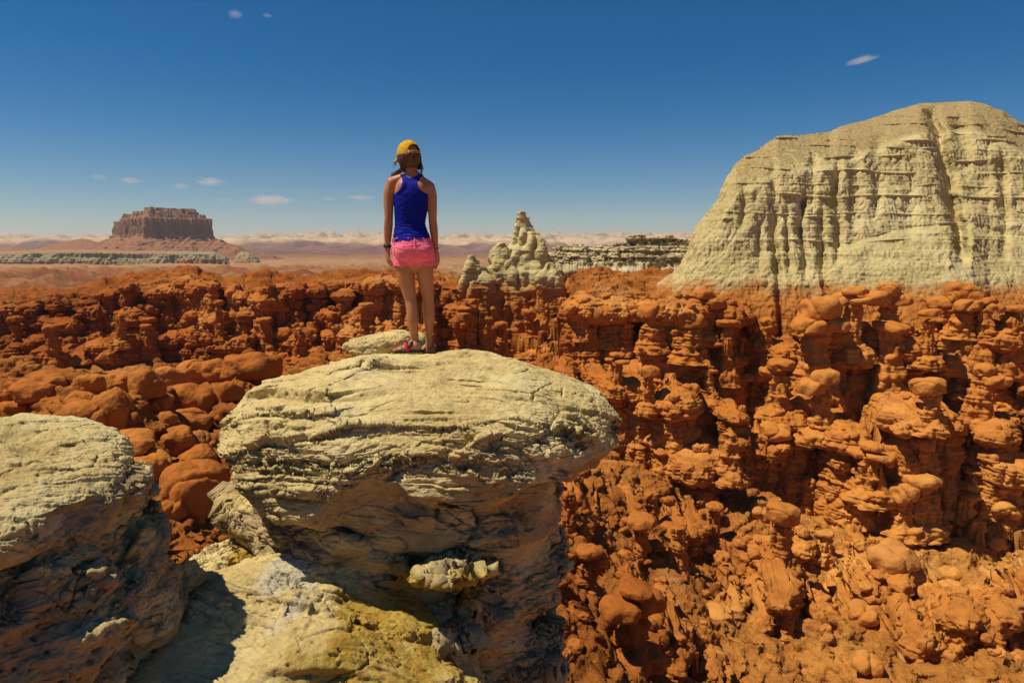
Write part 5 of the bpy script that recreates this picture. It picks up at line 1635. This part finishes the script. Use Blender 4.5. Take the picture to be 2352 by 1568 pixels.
hem2 = 0.722 + 0.006 * np.sin(x * 90) + 0.004 * np.sin(x * 233 + 1) + 0.02 * (x + 0.0)
keep = (~isarm | (legm < 0.01)) & (z > hem2) & (z < 0.945) & ~handm
wr2 = lambda V: 0.003 * sstep(0.80, 0.735, V[:, 2]) + 0.0022 * fbm(V[:, 0] * 30, V[:, 2] * 45, V[:, 1] * 30, oct=3, seed=5) + 0.003 * np.exp(-((V[:, 2] - 0.885 - 0.1 * V[:, 0]) / 0.004) ** 2) - 0.003 * np.exp(-((V[:, 0] - 0.012) / 0.006) ** 2)
shorts = garment('shorts', keep, 0.007, M_PINK, 0.005, wr2)
# belt loops and back pockets
def patch(name, pts, mat, parent, r=0.004):
    V, F = tube([(*p, r, r * 0.6) for p in pts], 8)
    return obj(name, new_mesh(name, V, F, mat), parent)
def skin_pt(px_, pz_, off):
    m = (BN[:, 1] < -0.2) & ~isarm
    i = np.nonzero(m)[0][np.argmin((BV[m, 0] - px_) ** 2 + (BV[m, 2] - pz_) ** 2)]
    return BV[i] + BN[i] * off
for bx_ in (-0.135, 0.022):
    patch('belt_loop', [skin_pt(bx_, 0.935, 0.014), skin_pt(bx_, 0.915, 0.014), skin_pt(bx_, 0.895, 0.014)], M_PINK, shorts)
for cx_ in (-0.082, 0.085):
    o = patch('pocket_seam', [skin_pt(cx_ + a, 0.868 + b, 0.0125) for a, b in ((-0.045, 0.0), (-0.02, -0.004), (0.0, -0.006), (0.02, -0.004), (0.045, 0.0), (0.047, -0.03), (0.044, -0.06), (0.0, -0.078), (-0.044, -0.06), (-0.047, -0.03), (-0.045, 0.0))], M_PINK, shorts, 0.0022)

# -- cap: crown with a half-moon opening over a strap, and a brim
def cap_part():
    root = None
    nu, nv = 96, 40
    th = np.linspace(0, 2 * math.pi, nu, endpoint=False); ph = np.linspace(0, math.pi / 2, nv)
    T, P = np.meshgrid(th, ph, indexing='ij')
    rx, ry, rz = 0.0845, 0.104, 0.112
    bul = 1 + 0.02 * np.cos(6 * T) * np.sin(2 * P) * 0.4
    lx = rx * np.sin(T) * np.cos(P * 1.0) ** 0.85 * bul; ly = ry * np.cos(T) * np.cos(P) ** 0.85 * bul; lz = rz * np.sin(P) ** 1.0
    lz = lz + 0.012 * fbm(T * 2, P * 3, oct=3, seed=9) * 0.5
    V = np.stack([lx, ly, lz], -1).reshape(-1, 3)
    F = grid_faces(nu, nv, wrap=True)
    c = V[F].mean(1)
    ang = np.abs(np.arctan2(c[:, 0], -c[:, 1]))           # from the back of the head
    open_ = (ang < 0.62) & (c[:, 2] > 0.024) & ((ang / 0.62) ** 2 + ((c[:, 2] - 0.024) / 0.050) ** 2 < 1)
    strap = (ang < 0.66) & (c[:, 2] <= 0.024)
    return V, F[~open_ & ~strap], F[strap & (c[:, 2] > 0.004)]
base = HC + np.array([0, 0, 0.004]) 
def head_m(V, pitch=-0.06):
    M = Matrix.Rotation(YAW, 3, 'Z') @ Matrix.Rotation(pitch, 3, 'X')
    return V @ np.array(M).T + base
V, Fc, Fs = cap_part()
def sub_mesh(name, V, F, mat, parent, thick=0.003):
    used = np.unique(F); idx = np.full(len(V), -1); idx[used] = np.arange(len(used))
    o = obj(name, new_mesh(name, V[used], idx[F], mat), parent)
    s = o.modifiers.new('cloth', 'SOLIDIFY'); s.thickness = thick; s.offset = -1
    return o
capo = sub_mesh('cap', head_m(V), Fc, M_CAP, woman)
sub_mesh('strap', head_m(V * np.array([1.01, 1.02, 1])), Fs, M_STRAP, capo, 0.002)
# brim
nu, nv = 40, 14
a = np.linspace(-1.12, 1.12, nu); t = np.linspace(0, 1, nv)
A, Tt = np.meshgrid(a, t, indexing='ij')
ext = 0.074 * np.cos(A / 1.12 * 1.45) ** 0.6
bx = np.sin(A) * (0.083 + 0 * Tt) ; by = np.cos(A) * 0.101 + Tt * ext
bz = 0.006 - 0.35 * (bx ** 2) * 12 * (0.3 + Tt) * 0.5 - 0.030 * Tt ** 1.3
Vb = np.stack([bx, by, bz], -1).reshape(-1, 3)
sub_mesh('brim', head_m(Vb), grid_faces(nu, nv), M_CAP, capo, 0.004)
patch('button', [tuple(head_m(np.array([[0, 0, 0.112]]))[0]), tuple(head_m(np.array([[0, 0, 0.117]]))[0])], M_CAP, capo, 0.007)
patch('buckle', [tuple(head_m(np.array([[-0.056, -0.087, 0.020]]))[0]), tuple(head_m(np.array([[-0.056, -0.088, 0.006]]))[0])], M_EYE, capo, 0.005)

# -- hair
hr = random.Random(4)
hp = []
hp.append(ellips(HC - fdir * 0.012 + np.array([0, 0, -0.018]), (0.0755, 0.090, 0.094), YAW, 16))
def lock(p0, p1, p2, r0, r1):
    pts = []
    for k in range(7):
        t = k / 6
        p = (1 - t) ** 2 * np.array(p0) + 2 * t * (1 - t) * np.array(p1) + t * t * np.array(p2)
        r = r0 + (r1 - r0) * t
        pts.append((*p, r, r))
    return tube(pts, 7)
for i in range(130):      # locks falling from under the cap, gathered low at the left of the neck
    b = hr.uniform(-1.75, 1.75)
    d = -fdir * math.cos(b) + sdir * math.sin(b)
    s0 = HC + d * (0.083 + 0.012 * math.cos(b)) + np.array([0, 0, 0.006])
    s1 = HC + d * (0.094 + hr.uniform(0, 0.008)) + np.array([0, 0, -0.05])
    tgt = np.array([-0.055 + hr.gauss(0, 0.016), -0.018 + hr.gauss(0, 0.012), 1.500 + hr.gauss(0, 0.010)])
    if b > 0.85: tgt = HC + d * 0.082 + np.array([hr.gauss(0.002, 0.008), hr.gauss(0, 0.006), -0.066 - hr.uniform(0, 0.03)])
    hp.append(lock(s0, s1, tgt, 0.0075, 0.0045))
for i in range(60):       # the tail lying over the left shoulder to the front
    p0 = np.array([-0.058 + hr.gauss(0, 0.010), -0.012 + hr.gauss(0, 0.010), 1.490 + hr.gauss(0, 0.010)])
    p1 = np.array([-0.105 + hr.gauss(0, 0.008), 0.005 + hr.gauss(0, 0.008), 1.468 + hr.gauss(0, 0.008)])
    p2 = np.array([-0.150 + hr.gauss(0, 0.016), 0.060 + hr.gauss(0, 0.012), 1.415 + hr.gauss(0, 0.012)])
    hp.append(lock(p0, p1, p2, 0.0050, 0.0028))
    if i < 26: hp.append(lock(p2, p2 + np.array([-0.02, 0.03, -0.05]), np.array([-0.175 + hr.gauss(0, 0.018), 0.095, 1.24 + hr.gauss(0, 0.05)]), 0.0030, 0.0012))
for i in range(22):       # loose wisps at the right
    p0 = HC + sdir * 0.074 - fdir * 0.02 + np.array([hr.gauss(0, 0.006), hr.gauss(0, 0.01), -0.03])
    p2 = np.array([0.070 + hr.gauss(0, 0.010), 0.020 + hr.gauss(0, 0.012), 1.462 + hr.gauss(0, 0.022)])
    hp.append(lock(p0, (p0 + p2) / 2 + np.array([0.024, 0, 0.0]), p2, 0.0030, 0.0012))
for i in range(10):
    p0 = HC + fdir * 0.03 - sdir * 0.075 + np.array([0, 0, -0.02])
    hp.append(lock(p0, p0 + np.array([-0.025, 0.0, -0.02]), p0 + np.array([-0.035 + hr.gauss(0, 0.008), hr.gauss(0, 0.01), -0.055 + hr.gauss(0, 0.012)]), 0.0018, 0.0010))
V, F = join(hp)
hm = tri_fix(V, F); hm.polygons.foreach_set('use_smooth', np.ones(len(hm.polygons), bool)); hm.materials.append(M_HAIR); hm.name = 'hair'
obj('hair', hm, woman)
for sg in (-1, 1):
    V, F = ellips(HC + fdir * 0.074 + sdir * sg * 0.031 + np.array([0, 0, 0.0]), (0.012, 0.012, 0.009), YAW, 8)
    obj('eye', new_mesh('eye', V, F, M_EYE), woman)

# -- watch and bracelet
def band(c, axis, ra, rb, w, thick, mat, name, parent):
    c = np.array(c); ax_ = np.array(axis, float); ax_ /= np.linalg.norm(ax_)
    e1 = np.cross(ax_, (0, 1, 0)); e1 /= np.linalg.norm(e1); e2 = np.cross(ax_, e1)
    th = np.linspace(0, 2 * math.pi, 40, endpoint=False)
    prof = [(0, -w), (thick, -w * 0.8), (thick, w * 0.8), (0, w), (0, -w)]
    V = np.array([[c + e1 * math.cos(t) * (ra + o) + e2 * math.sin(t) * (rb + o) + ax_ * q for o, q in prof] for t in th]).reshape(-1, 3)
    return obj(name, new_mesh(name, V, grid_faces(40, 5, wrap=True), mat), parent)
wa = np.array(ARM_L[-2][:3]) - np.array(ARM_L[-3][:3])
wt = band((-0.212, 0.029, 0.882), wa, 0.0235, 0.0285, 0.011, 0.0045, M_BLACK, 'watch', woman)
V, F = ellips((-0.238, 0.026, 0.884), (0.0055, 0.018, 0.017), 0, 8)
obj('watch_face', new_mesh('watch_face', V, F, M_BLACK), wt)
wa = np.array(ARM_R[-2][:3]) - np.array(ARM_R[-3][:3])
br = band((0.168, 0.053, 0.864), wa, 0.0215, 0.0275, 0.0035, 0.003, M_BEAD, 'bracelet', woman)

# -- sandals
def sandal(h, t, u, s, side):
    root = None
    n = 40
    prof = [(-0.012, 0.010), (-0.006, 0.024), (0.015, 0.032), (0.06, 0.031), (0.11, 0.033), (0.155, 0.043), (0.19, 0.044), (0.215, 0.036), (0.232, 0.022), (0.238, 0.008)]
    ks = np.linspace(-0.012, 0.238, n); w = np.interp(ks, *zip(*prof))
    def slab(z0, z1, grow):
        ring = []
        for sgn_ in (1, -1):
            for k in (range(n) if sgn_ == 1 else range(n - 1, -1, -1)):
                ring.append(h + u * (ks[k]) + s * sgn_ * (w[k] + grow))
        ring = np.array(ring); m = len(ring)
        cen = ring.mean(0)
        up = np.array([0, 0, 1.0])
        V = np.stack([ring + (cen - ring) * 0.98 + up * z0, ring + up * z0, ring + up * (z0 + (z1 - z0) * 0.5) + (ring - cen) * 0.01, ring + up * z1, ring + (cen - ring) * 0.98 + up * z1], 1)
        return V.reshape(-1, 3), grid_faces(m, 5, wrap=True)
    V, F = slab(-0.004, 0.014, 0.002)
    so = obj('sandal', new_mesh('sandal', V, F, M_BLACK), woman)
    V, F = slab(-0.020, -0.004, 0.0)
    obj('sole', new_mesh('sole', V, F, M_LIME), so)
    def strap(k, zc, rw, rh, mat, lean=0.0, wdt=0.011, nm='strap'):
        c = h + u * k + np.array([0, 0, zc])
        th = np.linspace(-0.25, math.pi + 0.25, 26)
        V = []
        for a in th:
            o = c + s * math.cos(a) * rw + np.array([0, 0, 1]) * math.sin(a) * rh + u * lean * (math.sin(a) - 0.5)
            nrm = s * math.cos(a) + np.array([0, 0, 1]) * math.sin(a)
            V.append([o - u * wdt, o - u * wdt + nrm * 0.003, o + u * wdt + nrm * 0.003, o + u * wdt, o - u * wdt])
        V = np.array(V).reshape(-1, 3)
        return obj(nm, new_mesh(nm, V, grid_faces(26, 5), mat), so)
    strap(0.155, 0.016, 0.042, 0.034, M_WEBG, 0.02, 0.008)
    strap(0.120, 0.020, 0.037, 0.052, M_WEBP, 0.01, 0.015)
    strap(0.092, 0.020, 0.034, 0.060, M_BLACK, -0.03, 0.012)
    # heel strap
    c = h + np.array([0, 0, 0.062])
    th = np.linspace(math.pi * 0.5, math.pi * 1.5, 24)
    V = []
    for a in th:
        o = c + u * (0.034 + math.cos(a) * 0.042) + s * math.sin(a) * 0.035
        nrm = u * math.cos(a) + s * math.sin(a)
        V.append([o + np.array([0, 0, -0.011]), o + nrm * 0.003 + np.array([0, 0, -0.011]), o + nrm * 0.003 + np.array([0, 0, 0.011]), o + np.array([0, 0, 0.011]), o + np.array([0, 0, -0.011])])
    obj('strap', new_mesh('strap', np.array(V).reshape(-1, 3), grid_faces(24, 5), M_WEBG), so)
    V, F = ellips(h + u * 0.115 + np.array([0, 0, 0.074]), (0.016, 0.014, 0.007), 0, 6)
    obj('buckle', new_mesh('buckle', V, F, M_BLACK), so)
    V, F = ellips(h + u * 0.078 + s * 0.036 + np.array([0, 0, 0.050]), (0.014, 0.005, 0.012), 0, 6)
    obj('buckle', new_mesh('buckle', V, F, M_BLACK), so)
    return so
sandal(LH, LT, uL, sL, -1)
sandal(RH, RT, uR, sR, 1)
# ------------------------------------------------------------------ air: haze box and clouds
def make_haze():
    X0, X1, Y0, Y1, Z0, Z1 = -7000, 7000, -200, 8800, -40, 130
    V = [(x, y, z) for x in (X0, X1) for y in (Y0, Y1) for z in (Z0, Z1)]
    F = [(0, 1, 3, 2), (4, 6, 7, 5), (0, 4, 5, 1), (2, 3, 7, 6), (0, 2, 6, 4), (1, 5, 7, 3)]
    m = bpy.data.materials.new('haze'); m.use_nodes = True
    nt = m.node_tree; nt.nodes.remove(nt.nodes['Principled BSDF'])
    v = nt.nodes.new('ShaderNodeVolumePrincipled')
    v.inputs['Color'].default_value = (0.80, 0.82, 0.92, 1)
    v.inputs['Density'].default_value = 0.00011
    v.inputs['Anisotropy'].default_value = 0.2
    nt.links.new(v.outputs['Volume'], nt.nodes['Material Output'].inputs['Volume'])
    return new_mesh('haze', np.array(V, float), np.array(F), m, smooth=False)
tag(obj('haze', make_haze()), kind='stuff')

def cloud_mat():
    m = bpy.data.materials.new('cloud_vapour'); m.use_nodes = True
    nt = m.node_tree; nt.nodes.remove(nt.nodes['Principled BSDF'])
    N, L = nt.nodes, nt.links
    v = N.new('ShaderNodeVolumePrincipled')
    v.inputs['Color'].default_value = (1.0, 0.93, 0.90, 1); v.inputs['Anisotropy'].default_value = 0.0
    tc = N.new('ShaderNodeTexCoord')
    ln = N.new('ShaderNodeVectorMath'); ln.operation = 'LENGTH'; L.new(tc.outputs['Object'], ln.inputs[0])
    oi = N.new('ShaderNodeObjectInfo')
    nz = N.new('ShaderNodeTexNoise'); nz.noise_dimensions = '4D'; nz.inputs['Scale'].default_value = 3.4; nz.inputs['Detail'].default_value = 5; nz.inputs['Roughness'].default_value = 0.62
    L.new(tc.outputs['Object'], nz.inputs['Vector'])
    mm = N.new('ShaderNodeMath'); mm.operation = 'MULTIPLY'; mm.inputs[1].default_value = 37.0; L.new(oi.outputs['Random'], mm.inputs[0]); L.new(mm.outputs[0], nz.inputs['W'])
    a = N.new('ShaderNodeMapRange'); a.inputs['From Min'].default_value = 0.25; a.inputs['From Max'].default_value = 1.0; a.inputs['To Min'].default_value = 0.62; a.inputs['To Max'].default_value = 0.0
    L.new(ln.outputs['Value'], a.inputs['Value'])
    s = N.new('ShaderNodeMath'); s.operation = 'ADD'; L.new(a.outputs['Result'], s.inputs[0]); L.new(nz.outputs['Fac'], s.inputs[1])
    r = N.new('ShaderNodeMapRange'); r.interpolation_type = 'SMOOTHSTEP'; r.inputs['From Min'].default_value = 0.78; r.inputs['From Max'].default_value = 1.16; r.inputs['To Max'].default_value = 1.0
    L.new(s.outputs[0], r.inputs['Value'])
    d = N.new('ShaderNodeMath'); d.operation = 'MULTIPLY'; d.inputs[1].default_value = 0.0026; L.new(r.outputs['Result'], d.inputs[0])
    L.new(d.outputs[0], v.inputs['Density'])
    L.new(v.outputs['Volume'], N['Material Output'].inputs['Volume'])
    return m
M_CLOUD = cloud_mat()
CV, CF = hull(10, (0, 0, 0), (1, 1, 1), 2.0)
_cm = new_mesh('cloud', CV, CF, M_CLOUD)
for px_, py_, w_, h_, lab in ((622, 460, 150, 26, 'longest flat white cloud low over the hills, right of the butte'), (300, 415, 66, 18, 'small white cloud directly above the butte'),
                              (415, 428, 54, 18, 'small puffy cloud above the right end of the butte'), (482, 417, 90, 22, 'thin wispy cloud between the butte and the longest cloud'),
                              (515, 460, 46, 14, 'tiny cloud just left of the longest cloud'), (228, 407, 44, 14, 'faint tiny cloud leftmost in the low row above the butte'),
                              (828, 454, 82, 15, "flat thin cloud touching the left of the woman's waist"), (758, 457, 44, 11, 'tiny faint cloud between the longest cloud and the woman'),
                              (1980, 138, 96, 17, 'ragged wispy cloud high above the tall cliff'), (540, 33, 44, 22, 'tiny faint cloud at the top edge of the sky, left of its neighbour'), (614, 36, 34, 10, 'tiniest faint cloud at the top edge, right of its neighbour')):
    p = at(px_, py_, 9600.0)
    k = 9600.0 / FPX
    o = obj('cloud', _cm, None, p)
    o.scale = (w_ * k * 0.62, w_ * k * 0.5, h_ * k * 0.75)
    if py_ == 138: o.rotation_euler = (0, R(-12), 0)
    tag(o, lab, 'cloud', 'small clouds in the blue sky')
